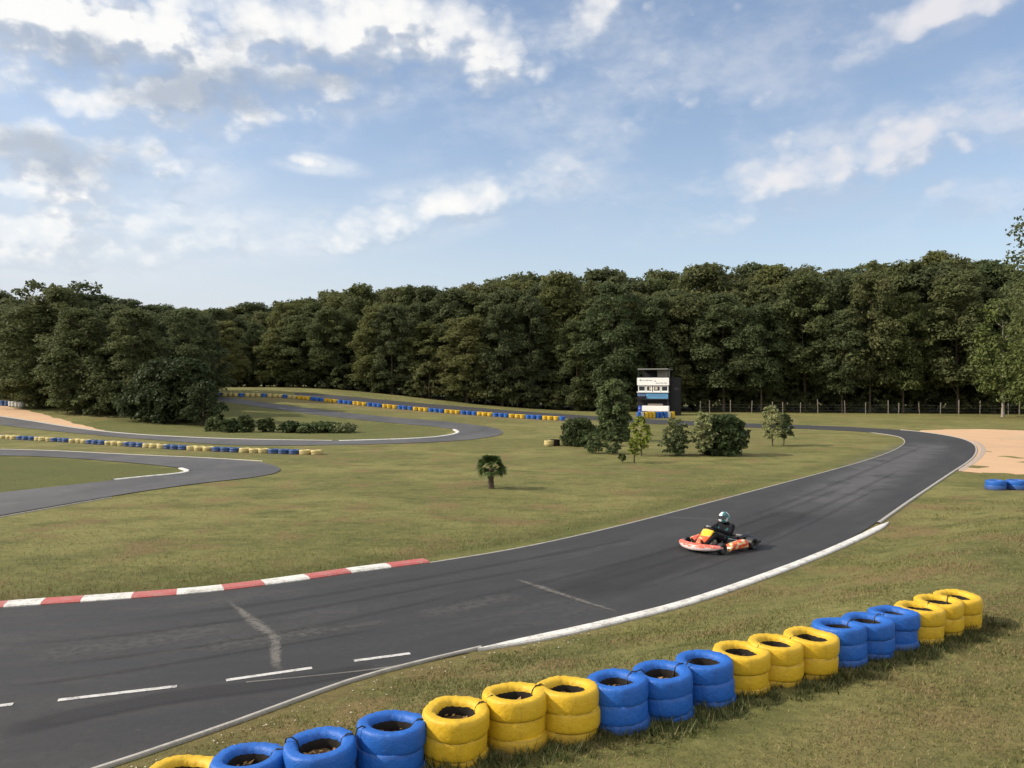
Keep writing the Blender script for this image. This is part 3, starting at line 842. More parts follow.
# ------------------------------------------------------------------ tyre stacks
def tyre_mat(name, c, dirt=(.10, .075, .04)):
    m, nt, bs = new_mat(name)
    P = nt.nodes.new('ShaderNodeTexCoord').outputs['Object']
    n = noise(nt, P, 7, 6, .65); f = noise(nt, P, 28, 5, .7); big = noise(nt, P, 2.2, 3)
    cc = mixc(nt, big, tuple(x * .86 for x in c), tuple(min(1, x * 1.1) for x in c))
    cc = mixc(nt, mth(nt, 'MULTIPLY', ramp(nt, n, .56, .78), .45), cc, tuple(x * .55 for x in c))
    cc = mixc(nt, mth(nt, 'MULTIPLY', ramp(nt, f, .64, .76), .7), cc, dirt)
    sx = nt.nodes.new('ShaderNodeSeparateXYZ'); nt.links.new(P, sx.inputs[0])
    low = mth(nt, 'MULTIPLY', mth(nt, 'SUBTRACT', 1, ramp(nt, mth(nt, 'ADD', sx.outputs[2], mth(nt, 'MULTIPLY', n, .14)), .14, .27)), .6)
    cc = mixc(nt, low, cc, dirt)                                  # soil splashed up the foot
    fr = mth(nt, 'ABSOLUTE', mth(nt, 'SUBTRACT', mth(nt, 'FRACT', mth(nt, 'DIVIDE', mth(nt, 'SUBTRACT', sx.outputs[2], .013), .159)), .5))
    jt = ramp(nt, mth(nt, 'ADD', fr, mth(nt, 'MULTIPLY', mth(nt, 'SUBTRACT', n, .5), .16)), .40, .5)
    gate = mth(nt, 'MULTIPLY', ramp(nt, sx.outputs[2], .42, .37), .5)
    cc = mixc(nt, mth(nt, 'MULTIPLY', jt, gate), cc, tuple(x * .3 + d * .3 for x, d in zip(c, dirt)))   # grime in the joints
    strk = noise(nt, mapping(nt, P, (14, 14, 1.2)), 1.0, 4, .6)
    cc = mixc(nt, mth(nt, 'MULTIPLY', ramp(nt, strk, .56, .74), .4), cc, tuple(x * .45 + d * .3 for x, d in zip(c, dirt)))  # run-off streaks
    nt.links.new(cc, bs.inputs['Base Color'])
    nt.links.new(mth(nt, 'ADD', mth(nt, 'MULTIPLY', n, .3), .40), bs.inputs['Roughness'])
    bs.inputs['Specular IOR Level'].default_value = .4
    bump(nt, bs, mth(nt, 'ADD', n, mth(nt, 'MULTIPLY', f, .4)), .5, .02)
    return m
M_ty = tyre_mat('yellow_tyre_paint', (.52, .325, .012)); M_tb = tyre_mat('blue_tyre_paint', (.008, .088, .36), (.05, .06, .07))
M_cream_t = tyre_mat('faded_yellow_tyre_paint', (.44, .36, .14)); M_navy = tyre_mat('dull_blue_tyre_paint', (.016, .055, .17), (.04, .04, .05))
M_grey_t = tyre_mat('white_tyre_paint', (.5, .5, .47)); M_rub = plain('black_rubber', (.022, .019, .016), .9, .15, 0, .5, 8)
M_soil = plain('dark_soil', (.11, .07, .035), .95, .1, 0, .5, 12, .9, 20)
M_cord = plain('black_cord', (.015, .015, .014), .7)

def tyre_ring(seed, z0, hgt, ro, ri, top, n=56):
    """one tyre of a stack: a bulging ring, slightly out of round"""
    rg = np.random.default_rng(seed); mb = MB(); k = 22; V = []
    ph = rg.uniform(0, 6.28, 6); am = rg.uniform(.001, .004, 6); dx, dy = rg.uniform(-.016, .016, 2) * (0.4 if top else 1)
    for i in range(k):
        t = 2 * PI * i / k
        c, s = math.cos(t), math.sin(t)
        e = .34 if c > 0 else .7
        u = math.copysign(abs(c) ** e, c); w = math.copysign(abs(s) ** (.72 if top else .6), s)
        rm, rh = (ro + ri) / 2, (ro - ri) / 2
        for j in range(n):
            a = 2 * PI * j / n
            wob = sum(am[q] * math.sin((q + 2) * a + ph[q]) for q in range(4))
            wr = (.0028 + (.0018 if top and c < .3 and s > .3 else 0)) * math.sin(17 * a + ph[4] + 2 * t + 1.5 * math.sin(3 * a)) * (1 if s > .2 else .4) + .0022 * math.sin(31 * a + ph[5]) * max(0, s)
            r = rm + u * rh + wob + wr
            V.append((r * math.cos(a) + dx, r * math.sin(a) + dy, z0 + hgt / 2 + w * hgt / 2 * (1 + .02 * math.sin(3 * a + ph[0])) + wob * .5 + wr * .5))
    F = [(i * n + j, i * n + (j + 1) % n, ((i + 1) % k) * n + (j + 1) % n, ((i + 1) % k) * n + j) for i in range(k) for j in range(n)]
    mb.add(V, F)
    for i in range(k):        # the paint stops at the inner lip
        t = 2 * PI * (i + .5) / k
        if math.cos(t) < -.3 and math.sin(t) < .3 or (math.cos(t) < -.05 and math.sin(t) < -.3):
            for j in range(n): mb.m[i * n + j] = 1
    return mb

def make_stack(color, seed, label='x', group=None, near=True, tiers=3, hgt=.185, ro=.284, ri=.162):
    root = thing('tyre_stack', label, 'tyre stack', group=group)
    for k in range(tiers):
        tyre_ring(seed * 7 + k, k * hgt * .86, hgt, ro - (.004 if k % 2 else 0), ri, k == tiers - 1, 56 if near else 16).build('tyre', [color, M_rub], root, smooth=True)
    if near:
        mb = MB(); n = 20; rg = np.random.default_rng(seed); zt = tiers * hgt * .66
        V = [(0, 0, zt + .02)]; F = []
        for ring, r in enumerate((.07, .14, ri + .02)):
            V += [(r * math.cos(2 * PI * j / n), r * math.sin(2 * PI * j / n), zt + rg.uniform(-.012, .014)) for j in range(n)]
        F += [(0, 1 + j, 1 + (j + 1) % n) for j in range(n)]
        for q in range(2): F += [(1 + q * n + j, 1 + (q + 1) * n + j, 1 + (q + 1) * n + (j + 1) % n, 1 + q * n + (j + 1) % n) for j in range(n)]
        mb.add(V, F)
        for _ in range(26):   # dead leaves lying on the soil
            a, r = rg.uniform(0, 6.28), ri * math.sqrt(rg.uniform(0, .9))
            p = Vector((r * math.cos(a), r * math.sin(a), zt + .025)); b = rg.uniform(0, 6.28); l = rg.uniform(.015, .035)
            d = Vector((math.cos(b), math.sin(b), rg.uniform(-.3, .5))) * l; e = Vector((-math.sin(b), math.cos(b), .1)) * l * .5
            mb.add([p - d, p + e, p + d, p - e], [(0, 1, 2, 3)], 1)
        mb.build('soil_fill', [M_soil, plain_leaf], root, fix=False)
    return root
plain_leaf = plain('dead_leaf', (.28, .17, .07), .9, .1, 0, .4, 30)

# front row: world places from the photo (px of the top ring centre, py of it, colour)
FR = [(180, 768, 'y'), (250, 753, 'b'), (322, 737, 'b'), (390, 719, 'b'), (455, 705, 'y'), (516, 691.5, 'y'), (567, 684.5, 'y'),
      (618.5, 677, 'b'), (663, 667, 'b'), (705, 656, 'b'), (741, 646, 'y'), (774, 639, 'y'), (809, 632, 'y'),
      (840, 622, 'b'), (867.5, 616, 'b'), (893, 609.5, 'b'), (919, 605, 'y'), (938.5, 599, 'y'), (957.5, 593.5, 'y')]
LBL = ['yellow tyre stack, only its rim showing at the bottom edge of the picture',
       'first blue tyre stack of the nearest blue trio, at the bottom edge', 'middle blue tyre stack of the nearest blue trio, tied to both neighbours',
       'blue tyre stack touching the nearest yellow trio on its left', 'first yellow stack of the nearest full yellow trio, soil in its open top',
       'middle yellow stack of the nearest full yellow trio', 'last yellow stack of the nearest full yellow trio, followed by blue',
       'first blue stack of the second blue trio, after the big yellow trio', 'middle blue stack of the second blue trio', 'last blue stack of the second blue trio, before yellow ones',
       'first yellow stack of the yellow trio between two blue trios', 'middle stack of the yellow trio between two blue trios', 'last stack of the yellow trio between two blue trios',
       'first stack of the farthest blue trio in the front row', 'middle stack of the farthest blue trio in the front row', 'last stack of the farthest blue trio, before the last yellow ones',
       'first stack of the farthest yellow trio in the front row', 'middle stack of the farthest yellow trio in the front row', 'very last yellow stack at the far end of the front row']
TOP = .185 * (2 * .86 + 1)
spots = []
for i, (px, py, c) in enumerate(FR):
    # ground height along the row is known from the bank; solve for the depth
    py += 4 - 2 * i / 18
    Y = 7.0
    for _ in range(40):
        X = (px - 512) / FPX * Y
        zt = hz(X, Y) - .11 + TOP - .015
        Y = .5 * Y + .5 * (CAM_H - zt) * FPX / (py - HY)
    spots.append(((px - 512) / FPX * Y, Y))
sp = np.array(spots)
# keep the row a smooth line with touching stacks, as it was laid out
from_i = np.arange(len(sp)); fx = np.polyfit(from_i, sp[:, 0], 3); fy = np.polyfit(from_i, sp[:, 1], 3)
print('row spacing', np.hypot(*np.diff(sp, axis=0).T).round(2), sp.round(2).tolist())
roots = []
for i, (px, py, c) in enumerate(FR):
    x, y = sp[i]
    o = make_stack(M_ty if c == 'y' else M_tb, 300 + i, LBL[i], 'painted tyre stacks of the front row')
    o.location = (x, y, hz(x, y) - .11 + rnd.uniform(-.012, .012)); o.rotation_euler = (R(rnd.uniform(-2.6, 2.6)), R(rnd.uniform(-2.6, 2.6)), rnd.uniform(-.1, .1))
    roots.append(o)
for i in range(len(FR) - 1):
    if (i - 1) % 3 == 2 or i == 0 or i == 3: pass
    if FR[i][2] != FR[i + 1][2] and i not in (3,): continue
    a, b = sp[i], sp[i + 1]; d = (b - a); L = np.hypot(*d); d /= L
    za = 0
    dz = hz(*b) - hz(*a)
    pts = []
    for s_, zz in ((.15, TOP - .1), (.175, TOP - .02), (.215, TOP + .012), (.26, TOP + .004), (L / 2, TOP - .03), (L - .26, TOP + .004 + dz), (L - .215, TOP + .012 + dz), (L - .175, TOP - .02 + dz), (L - .15, TOP - .1 + dz)):
        sway = .03 * math.sin(s_ * 9 + i)
        pts.append((d[0] * s_ - d[1] * sway, d[1] * s_ + d[0] * sway, zz))
    MB().tube(pts, .0065, 6).build('strap', M_cord, roots[i], smooth=True)

# two blue tyre pairs lying by the sand trap at the right
for k, px in enumerate((996, 1016.5)):
    x, y = at(px, 489)
    o = make_stack(M_tb, 400 + k, ['low blue tyre stack on the grass by the sand trap, left of two', 'low blue tyre stack by the sand trap, at the right edge'][k], 'low blue tyres by the sand trap', True, 2, .18, .33, .2)
    put(o, x, y, 0)
o = None

# far rows
def far_row(line, spacing, pattern, mats, tiers, label, group, hgt=.2, ro=.31):
    line = resample(line, 400); d = np.r_[0, np.cumsum(np.hypot(*np.diff(line, axis=0).T))]
    protos = {}
    s = 0.0; k = 0
    while s < d[-1]:
        x, y = np.interp(s, d, line[:, 0]), np.interp(s, d, line[:, 1])
        c = pattern(k)
        if c is not None:
            if c not in protos:
                o = protos[c] = make_stack(mats[c], 500 + len(label) + ord(c), label[c], group, False, tiers, hgt, ro, .19)
            else: o = copy_tree(protos[c])
            o.location = (x + rnd.uniform(-.05, .05), y + rnd.uniform(-.05, .05), hz(x, y) - .02); o.rotation_euler = (0, 0, rnd.uniform(0, 6))
        s += spacing; k += 1
far_row(W([(-60, 434), (0, 438.5), (66, 442), (133, 446.5), (199, 450.8), (266, 453.2), (326, 455)]), .63, lambda k: 'y' if ((k + 4) // 3) % 2 == 0 else 'b',
        {'y': M_cream_t, 'b': M_navy}, 2, {'y': 'faded yellow tyre stack in the long row between the two left-hand roads', 'b': 'dull blue tyre stack in the long row between the two left-hand roads'},
        'tyre row between the left-hand roads', .14)
def patB(k):
    if k < 18: return 'w' if k % 4 < 3 else 'b'
    return 'y' if (k // 3) % 2 == 0 else 'b'
far_row(W([(203, 396.2), (240, 396.8), (270, 397), (300, 399.2), (330, 402.4), (400, 409.2), (450, 413.4), (500, 417), (562, 420.6)]), .64, patB,
        {'y': M_ty, 'b': M_tb, 'w': M_cream_t}, 3, {'y': 'yellow tyre stack in the curved row along the far straight', 'b': 'blue tyre stack in the curved row along the far straight',
         'w': 'whitish tyre stack at the far left end of the curved row by the wood'}, 'tyre row along the far straight', .155)
far_row([at0(638.5, 418.5), at0(675, 418)], .43 * 93 / 90 * 1.02, lambda k: 'bwyyybbbwyyyw'[k % 13], {'y': M_ty, 'b': M_tb, 'w': M_grey_t}, 4,
        {'y': 'yellow tyre stack in the short barrier in front of the timing tower', 'b': 'blue tyre stack in the short barrier in front of the timing tower', 'w': 'white tyre stack in the short barrier in front of the timing tower'},
        'tyre barrier before the tower', .2, .21)
far_row(W([(-25, 404.5), (0, 405.3), (24, 407.6)]), .66, lambda k: 'w' if (k // 4) % 2 == 0 else 'b', {'w': M_grey_t, 'b': M_navy}, 3,
        {'w': 'white tyre stack above the left sand trap by the wood', 'b': 'dull blue tyre stack above the left sand trap by the wood'}, 'tyres above the left sand trap')
x, y = at(549, 446)
o = make_stack(M_cream_t, 450, 'single pale yellow tyre pair lying left of the wide dark infield shrub', None, False, 2, .18, .3, .18); put(o, x, y, 0)
x, y = at(555, 445.6)
o = make_stack(M_rub, 451, 'unpainted black tyre pair beside the pale yellow one at the infield shrub', None, False, 2, .2, .3, .18); put(o, x, y, 0)

# ------------------------------------------------------------------ fence
def fence():
    A = [col_at(px, front(px) - 1.2) for px in (700, 760, 830, 900, 960, 1024, 1090)]
    line = resample(A, 300); d = np.r_[0, np.cumsum(np.hypot(*np.diff(line, axis=0).T))]
    root = thing('wire_fence', 'low wire fence on weathered wooden posts along the foot of the right wood', 'fence', (line[0][0], line[0][1], 0))
    ox, oy = line[0]; mp = plain('weathered_wood', (.19, .165, .13), .9, .1, 0, .4, 6)
    P = []
    s = 0.0
    while s < d[-1]:
        x, y = np.interp(s, d, line[:, 0]), np.interp(s, d, line[:, 1]); h = rnd.uniform(1.15, 1.75); lx, ly = rnd.uniform(-.08, .08), rnd.uniform(-.05, .05)
        z = hz(x, y); r = rnd.uniform(.04, .065)
        MB().tube([(x - ox, y - oy, z - .2), (x - ox + lx * .5, y - oy, z + h * .5), (x - ox + lx, y - oy + ly, z + h), (x - ox + lx, y - oy + ly, z + h + .02)], [r, r * .95, r * .9, r * .6], 8).build('post', mp, root, smooth=True)
        P.append((x - ox, y - oy, z)); s += rnd.choice([2.1, 2.4, 2.6, 1.2, 3.2])
    mw = plain('galvanised_wire', (.3, .3, .3), .5, .5, .7)
    for hh in (.4, .75, 1.1):
        MB().tube([(p[0], p[1] - .09, p[2] + hh - (.03 if i % 2 else 0)) for i, p in enumerate(P)], .006, 4).build('wire', mw, root)
fence()
# slender stems standing in front of the dark wood
for k, px in enumerate((960, 1003, 868)):
    pass

# ------------------------------------------------------------------ timing tower
def tower():
    x0, y0 = at0(653, 416.2)
    y0 += 2.6; x0 = (653 - 512) / FPX * y0
    m = y0 / FPX
    root = thing('timing_tower', 'small two-storey timing tower with a white sign band and blue balcony at the wood edge', 'tower', (x0, y0, 0), R(-20))
    mw = plain('white_panel_paint', (.74, .73, .70), .5, .4, 0, .08, 3); md = plain('dark_cladding', (.022, .022, .024), .8, .2, 0, .3, 3)
    mb_ = plain('blue_panel_paint', (.09, .25, .42), .5, .4, 0, .25, 2.5); mdb = plain('dusk_blue_paint', (.10, .15, .28), .6, .3, 0, .3, 3)
    mbe = plain('beige_render', (.45, .37, .29), .8, .2, 0, .2, 3); mroof = plain('grey_metal_sheet', (.22, .22, .21), .5, .5, .3, .2, 2)
    mg, nt, bs = new_mat('dark_glass'); bs.inputs['Base Color'].default_value = (.02, .022, .028, 1); bs.inputs['Roughness'].default_value = .08
    bs.inputs['Specular IOR Level'].default_value = .6
    nn = noise(nt, nt.nodes.new('ShaderNodeTexCoord').outputs['Object'], 3, 3); bump(nt, bs, nn, .05, .02)
    mbl = plain('barrel_blue', (.03, .07, .36), .45, .5, 0, .2, 4)
    w, dp = 31 * m, 3.4
    zz = lambda py: (416.8 - py) * m        # height above the ground at the tower's foot
    # posts and ground storey
    gz = zz(401)
    b = MB()
    b.box((0, dp * .55, gz / 2), (w * .98, dp * .8, gz), bev=.02); b.build('wall', md, root)
    b = MB(); b.box((w * .06, dp * .1, zz(405.2) / 2), (15 * m, .25, zz(405.2)), bev=.02); b.build('ground_wall', mbe, root)
    for sx in (-1, 1):
        MB().box((sx * (w / 2 - .07), -.02, gz / 2), (.12, .12, gz)).build('post', md, root)
    for sx in (-1, 1):
        b = MB(); b.box((sx * w * .42, -.55, zz(412.5) * .5), (.07, .5, zz(412.5))); b.build('counter_leg', md, root)
    b = MB(); b.box((.02 * w + .15, -.55, (zz(412.5) + zz(407.2)) / 2), (29.5 * m, .7, zz(407.2) - zz(412.5)), bev=.03); b.build('counter', mw, root)
    # upper storey
    b = MB(); b.box((0, dp / 2, (gz + zz(387)) / 2), (w, dp - .3, zz(387) - gz), bev=.015); b.build('cabin_wall', md, root)
    b = MB(); b.box((0, dp / 2 - .1, gz + .05), (w * 1.03, dp + .3, .12), bev=.01); b.build('floor_deck', md, root)
    # balcony front: light blue boards to the right, greyed blue ones to the left
    h0, h1 = zz(400.6), zz(393.4)
    b = MB(); b.box((w * .13, -.16, (h0 + h1) / 2 - .05), (w * .72, .06, h1 - h0 - .1), bev=.01)
    b.build('balcony_panel', mb_, root)
    b = MB(); b.box((-w * .37, -.15, h1 - .28), (w * .25, .06, .5), bev=.01); b.build('balcony_panel', mdb, root)
    b = MB(); b.box((w * .12, -.205, (h0 + h1) / 2 - .02), (w * .55, .02, .06)); b.box((w * .2, -.205, (h0 + h1) / 2 + .28), (w * .2, .02, .05)); b.build('balcony_stripe', mdb, root)
    for i in range(4):
        MB().box((-w * .48 + i * w * .085, -.24, (h0 + gz) / 2 + .1), (.06, .06, h1 - gz - .25)).build('railing_post', md, root)
    MB().box((-w * .35, -.24, h0 + .22), (w * .33, .05, .05)).build('railing', md, root)
    # windows
    wz0, wz1 = zz(393), zz(387.2)
    for i, (a, c) in enumerate(((637.3, 644.6), (645.4, 651.2), (652.4, 659.6), (660.4, 667.2))):
        xa, xb = (a - 652.2) * m, (c - 652.2) * m
        f = MB()
        for (cx, cz, sx, sz) in (((xa + xb) / 2, wz0 + .04, xb - xa, .09), ((xa + xb) / 2, wz1 - .04, xb - xa, .08), (xa + .035, (wz0 + wz1) / 2, .08, wz1 - wz0 - .17), (xb - .035, (wz0 + wz1) / 2, .08, wz1 - wz0 - .17)):
            f.box((cx, .1, cz), (sx, .13, sz))
        fr = f.build('window', mw, root)
        MB().box(((xa + xb) / 2, .115, (wz0 + wz1) / 2), (xb - xa - .15, .03, wz1 - wz0 - .17)).build('pane', mg, fr)
        if i in (1, 2):   # a pale blind inside part of the pane
            MB().box(((xa + xb) / 2 + (.12 if i == 1 else -.1), .094, (wz0 + wz1) / 2 + .05), ((xb - xa) * .4, .008, (wz1 - wz0) * .55)).build('blind', mbe, fr)
    MB().box((0, -.1, wz0 - .07), (w * 1.02, .42, .1), bev=.01).build('sill', mw, root)
    # sign band
    f0, f1 = zz(386.8), zz(379.2)
    sg = MB().box((0, .0, (f0 + f1) / 2), (w * 1.03, .1, f1 - f0), bev=.012).build('sign_band', mw, root)
    mk = plain('faded_sign_grey', (.30, .31, .33), .7); mgr = plain('faded_sign_green', (.16, .34, .22), .7)
    mb2 = MB(); q = random.Random(3)
    xx = -w * .36
    while xx < -w * .02:
        ww = q.uniform(.05, .11); mb2.box((xx + ww / 2, -.058, f0 + (f1 - f0) * .66), (ww, .016, q.uniform(.05, .13))); xx += ww + q.choice([.03, .03, .07])
    mb2.box((w * .07, -.058, f0 + (f1 - f0) * .56), (.18, .016, .12))
    xx = w * .1
    while xx < w * .44:
        ww = q.uniform(.05, .11); mb2.box((xx + ww / 2, -.058, f0 + (f1 - f0) * .3), (ww, .016, q.uniform(.05, .12))); xx += ww + q.choice([.03, .03, .07])
    mb2.build('sign_lettering', mk, sg)
    MB().add([(-w * .44, -.06, f0 + (f1 - f0) * .62), (-w * .4, -.06, f0 + (f1 - f0) * .86), (-w * .37, -.06, f0 + (f1 - f0) * .6), (-w * .41, -.06, f0 + (f1 - f0) * .55)], [(0, 1, 2, 3)]).build('sign_emblem', mgr, sg)
    # open roof deck
    r0 = zz(371.2)
    MB().box((0, dp / 2, f1 + .03), (w, dp - .4, .08)).build('roof_deck', md, root)
    for (sx, sy) in ((-1, .1), (1, .1), (-1, dp - .3), (1, dp - .3)):
        MB().box((sx * (w / 2 - .08), sy, (f1 + r0) / 2), (.1, .1, r0 - f1)).build('roof_post', md, root)
    MB().box((w * .27, dp * .45, (f1 + r0) / 2 + .02), (w * .40, .1, (r0 - f1) * .9), bev=.01).build('deck_screen', plain('grey_board', (.30, .28, .24), .8), root)
    MB().box((-w * .2, dp - .35, (f1 + r0) / 2), (w * .5, .06, r0 - f1 - .05)).build('deck_backboard', md, root)
    b = MB(); b.box((0, dp / 2, r0 + .07), (w * .98, dp + .4, .13), bev=.02); b.build('roof', mroof, root)
    # side lean-to, in the dark
    b = MB(); b.box((w / 2 + .55, dp * .55, zz(379) / 2), (1.0, dp * .6, zz(379)), bev=.02); b.build('side_stair_wall', md, root)
    # barrel beside the counter
    bx, by_ = x0 - 15.0 * m, y0 - 1.6
    br = thing('barrel', 'tall blue drum at the left end of the white counter under the tower', 'barrel', (bx, by_, 0))
    hB = zz(406.8)
    MB().lathe([(0, 0), (.2, 0), (.215, .03), (.21, hB * .33), (.225, hB * .345), (.21, hB * .36), (.21, hB * .66), (.225, hB * .675), (.21, hB * .69), (.21, hB - .03), (.215, hB), (.19, hB), (.19, hB - .03), (0, hB - .03)], 20).build('drum', mbl, br, smooth=True)
    MB().lathe([(0, hB - .03), (.035, hB - .03), (.035, hB + .01), (0, hB + .01)], 10, Matrix.Translation((.09, 0, 0))).build('bung', md, br)
tower()

# ------------------------------------------------------------------ kart
FWD = Vector((-.79, -.61, 0)).normalized()
KS = .93
KRZ = math.atan2(FWD.y, FWD.x)
rear = Vector((5.00, 18.35, 0)); KC = rear + FWD * .5 * KS
KLOC = (KC.x, KC.y, .02)

def pattern_mat(name, cols, scale, rough=.3):
    """printed bodywork: patches of colour with hard borders"""
    m, nt, bs = new_mat(name)
    P = nt.nodes.new('ShaderNodeTexCoord').outputs['Object']
    n = noise(nt, mapping(nt, P, (1, 1.3, 1.6)), scale, 2, .5)
    c = cols[0]
    for i, cc in enumerate(cols[1:]):
        th = .36 + .26 * (i + 1) / len(cols)
        c = mixc(nt, ramp(nt, n, th, th + .015), c, cc)
    nt.links.new(c, bs.inputs['Base Color']); bs.inputs['Roughness'].default_value = rough
    return m

def split_mat(name, low, high, z0, wob):
    """printed bodywork in two colours with an uneven border at height z0"""
    m, nt, bs = new_mat(name)
    P = nt.nodes.new('ShaderNodeTexCoord').outputs['Object']
    sx = nt.nodes.new('ShaderNodeSeparateXYZ'); nt.links.new(P, sx.inputs[0])
    n = noise(nt, P, 6, 3, .5); k = mth(nt, 'ADD', sx.outputs[2], mth(nt, 'MULTIPLY', mth(nt, 'SUBTRACT', n, .5), wob * 4))
    c = mixc(nt, ramp(nt, k, z0 - .006, z0 + .006), low, high)
    c = mixc(nt, mth(nt, 'MULTIPLY', ramp(nt, noise(nt, P, 13, 2), .58, .6), .8), c, tuple(min(1, x * .5 + .25) for x in high))
    nt.links.new(c, bs.inputs['Base Color']); bs.inputs['Roughness'].default_value = .35
    return m

def kart():
    root = thing('go_kart', 'red and white racing kart with a yellow steering panel, driving along the track', 'go-kart', KLOC, KRZ)
    root.scale = (KS, KS, KS)
    mt = plain('slick_rubber', (.018, .018, .019), .55, .4); mr = plain('grey_wheel_metal', (.09, .09, .095), .45, .5, .8)
    mblk = plain('black_plastic', (.02, .02, .022), .45, .4); mfr = plain('frame_steel', (.12, .13, .14), .35, .5, .6)
    mnose = split_mat('nose_print', (.60, .50, .48), (.58, .10, .06), .165, .04)
    mfair = split_mat('panel_print', (.74, .10, .03), (.80, .44, .02), .37, .06)
    mside = pattern_mat('sidepod_print', [(.50, .05, .03), (.60, .10, .04), (.55, .07, .03), (.70, .38, .08), (.50, .48, .35)], 7.0)
    mseat = plain('seat_shell', (.03, .03, .033), .35, .5); mdisc = plain('brake_metal', (.4, .4, .4), .3, .5, .9)
    def wheel(x, y, r, w):
        M = Matrix.Translation((x, y, r)) @ Matrix.Rotation(R(90), 4, 'X')
        h = w / 2
        wt = MB().lathe([(r * .55, -h * .9), (r * .8, -h), (r * .95, -h * .9), (r, -h * .6), (r, h * .6), (r * .95, h * .9), (r * .8, h), (r * .55, h * .9)], 28, M, closed=True)
        ro = thing_part('wheel', root)
        wt.build('tyre', mt, ro, smooth=True)
        rim = MB().lathe([(r * .57, -h * .85), (r * .50, -h * .8), (r * .46, -h * .3), (r * .2, -h * .1), (.03, -h * .1), (.03, h * .1), (r * .2, h * .1), (r * .46, h * .3), (r * .50, h * .8), (r * .57, h * .85)], 24, M, closed=True)
        rim.build('rim', mr, ro, smooth=True)
    for s in (-1, 1):
        wheel(.55, s * .53, .13, .135); wheel(-.5, s * .585, .142, .215)
    # chassis
    b = MB()
    for s in (-1, 1):
        b.tube([(.78, s * .2, .06), (.5, s * .24, .055), (.2, s * .33, .055), (-.3, s * .33, .055), (-.62, s * .30, .08)], .016, 8)
        b.tube([(.56, s * .24, .07), (.56, s * .42, .11)], .016, 8); b.tube([(.62, s * .2, .06), (.35, s * .1, .09), (.25, s * .06, .25)], .011, 6)
    for x in (.74, .25, -.2, -.58): b.tube([(x, -.32, .057), (x, .32, .057)], .014, 8)
    b.build('frame', mfr, root, smooth=True)
    MB().box((.38, 0, .035), (.8, .5, .006)).build('floor_tray', mblk, root)
    MB().tube([(-.5, -.56, .142), (-.5, .56, .142)], .024, 12).build('rear_axle', mdisc, root, smooth=True)
    # nose: lofted across
    loops = []
    for y in np.linspace(-.60, .60, 25):
        k = abs(y) / .6; xf = 1.02 - .30 * k ** 2.4; th = (.175 - .04 * k) * math.sqrt(max(.06, 1 - k ** 8)); dep = .20 - .04 * k
        zc = .145 + .02 * k
        loops.append([(xf - dep * (1 - math.cos(a)) * .5 if False else xf - dep / 2 + dep / 2 * math.copysign(abs(math.cos(a)) ** .7, math.cos(a)), y, zc + th / 2 * math.copysign(abs(math.sin(a)) ** .8, math.sin(a))) for a in np.linspace(0, 2 * PI, 14, endpoint=False)])
    MB().loft(loops).build('nose_cone', mnose, root, smooth=True)
    # steering panel (fairing)
    loops = []
    for t in np.linspace(0, 1, 9):
        x = .86 - .42 * t; z = .19 + .31 * t ** 1.15; w = .075 + .065 * math.sin(PI * min(1, t * 1.05) * .62) + .015 * t; crown = .045 * (1 - .4 * t)
        loops.append([(x - .02 - abs(u) ** 2 * .05, u * w, z - crown * abs(u) ** 2) for u in np.linspace(-1, 1, 9)] + [(x - .05 - abs(u) ** 2 * .05, u * w, z - .02 - crown * abs(u) ** 2) for u in np.linspace(1, -1, 9)])
    MB().loft(loops).build('steering_panel', mfair, root, smooth=True)
    b = MB(); b.tube([(.82, -.12, .2), (.86, 0, .17), (.82, .12, .2)], .02, 8); b.build('panel_bracket', mblk, root, smooth=True)
    # side pods
    for s in (-1, 1):
        loops = []
        for t in np.linspace(0, 1, 15):
            x = .36 - .70 * t; e = math.sqrt(max(.05, 1 - (2 * t - 1) ** 8)); h = (.15 + .07 * t) * e; w = .21 * (.75 + .25 * e); zc = .05 + h * .55
            yc = s * (.56 - .02 * (1 - t))
            loops.append([(x, yc + w / 2 * math.copysign(abs(math.cos(a)) ** .6, math.cos(a)), zc + h / 2 * math.copysign(abs(math.sin(a)) ** .6, math.sin(a))) for a in np.linspace(0, 2 * PI, 16, endpoint=False)])
        MB().loft(loops).build('side_pod', mside, root, smooth=True)
    # rear bumper
    b = MB(); loops = []
    for y in np.linspace(-.68, .68, 21):
        k = abs(y) / .68; x = -.80 + .10 * k ** 3; h = .17 * math.sqrt(max(.1, 1 - k ** 8))
        loops.append([(x + .06 * math.copysign(abs(math.cos(a)) ** .6, math.cos(a)), y, .17 + h / 2 * math.copysign(abs(math.sin(a)) ** .6, math.sin(a))) for a in np.linspace(0, 2 * PI, 12, endpoint=False)])
    b.loft(loops).build('rear_bumper', mblk, root, smooth=True)
    # seat
    loops = []
    for t in np.linspace(0, 1, 12):
        x = .12 - .42 * t - .06 * t * t; z = .075 + .02 * math.sin(t * 3) + .46 * max(0, t - .45) ** 1.2 * 1.9
        w = .17 + .02 * t; d = .10 + .07 * math.sin(PI * t)
        loops.append([(x + .10 * (abs(u) ** 3) * (t > .4), u * w, z + d * abs(u) ** 3.2) for u in np.linspace(-1, 1, 13)] + [(x + .10 * (abs(u) ** 3) * (t > .4) - .012, u * (w + .014), z - .014 + d * abs(u) ** 3.2) for u in np.linspace(1, -1, 13)])
    MB().loft(loops).build('seat', mseat, root, smooth=True)
    # steering
    SC = Vector((.30, 0, .46)); ax = Vector((-.62, 0, .78)).normalized()
    M = Matrix.Translation(SC) @ ax.to_track_quat('Z', 'Y').to_matrix().to_4x4()
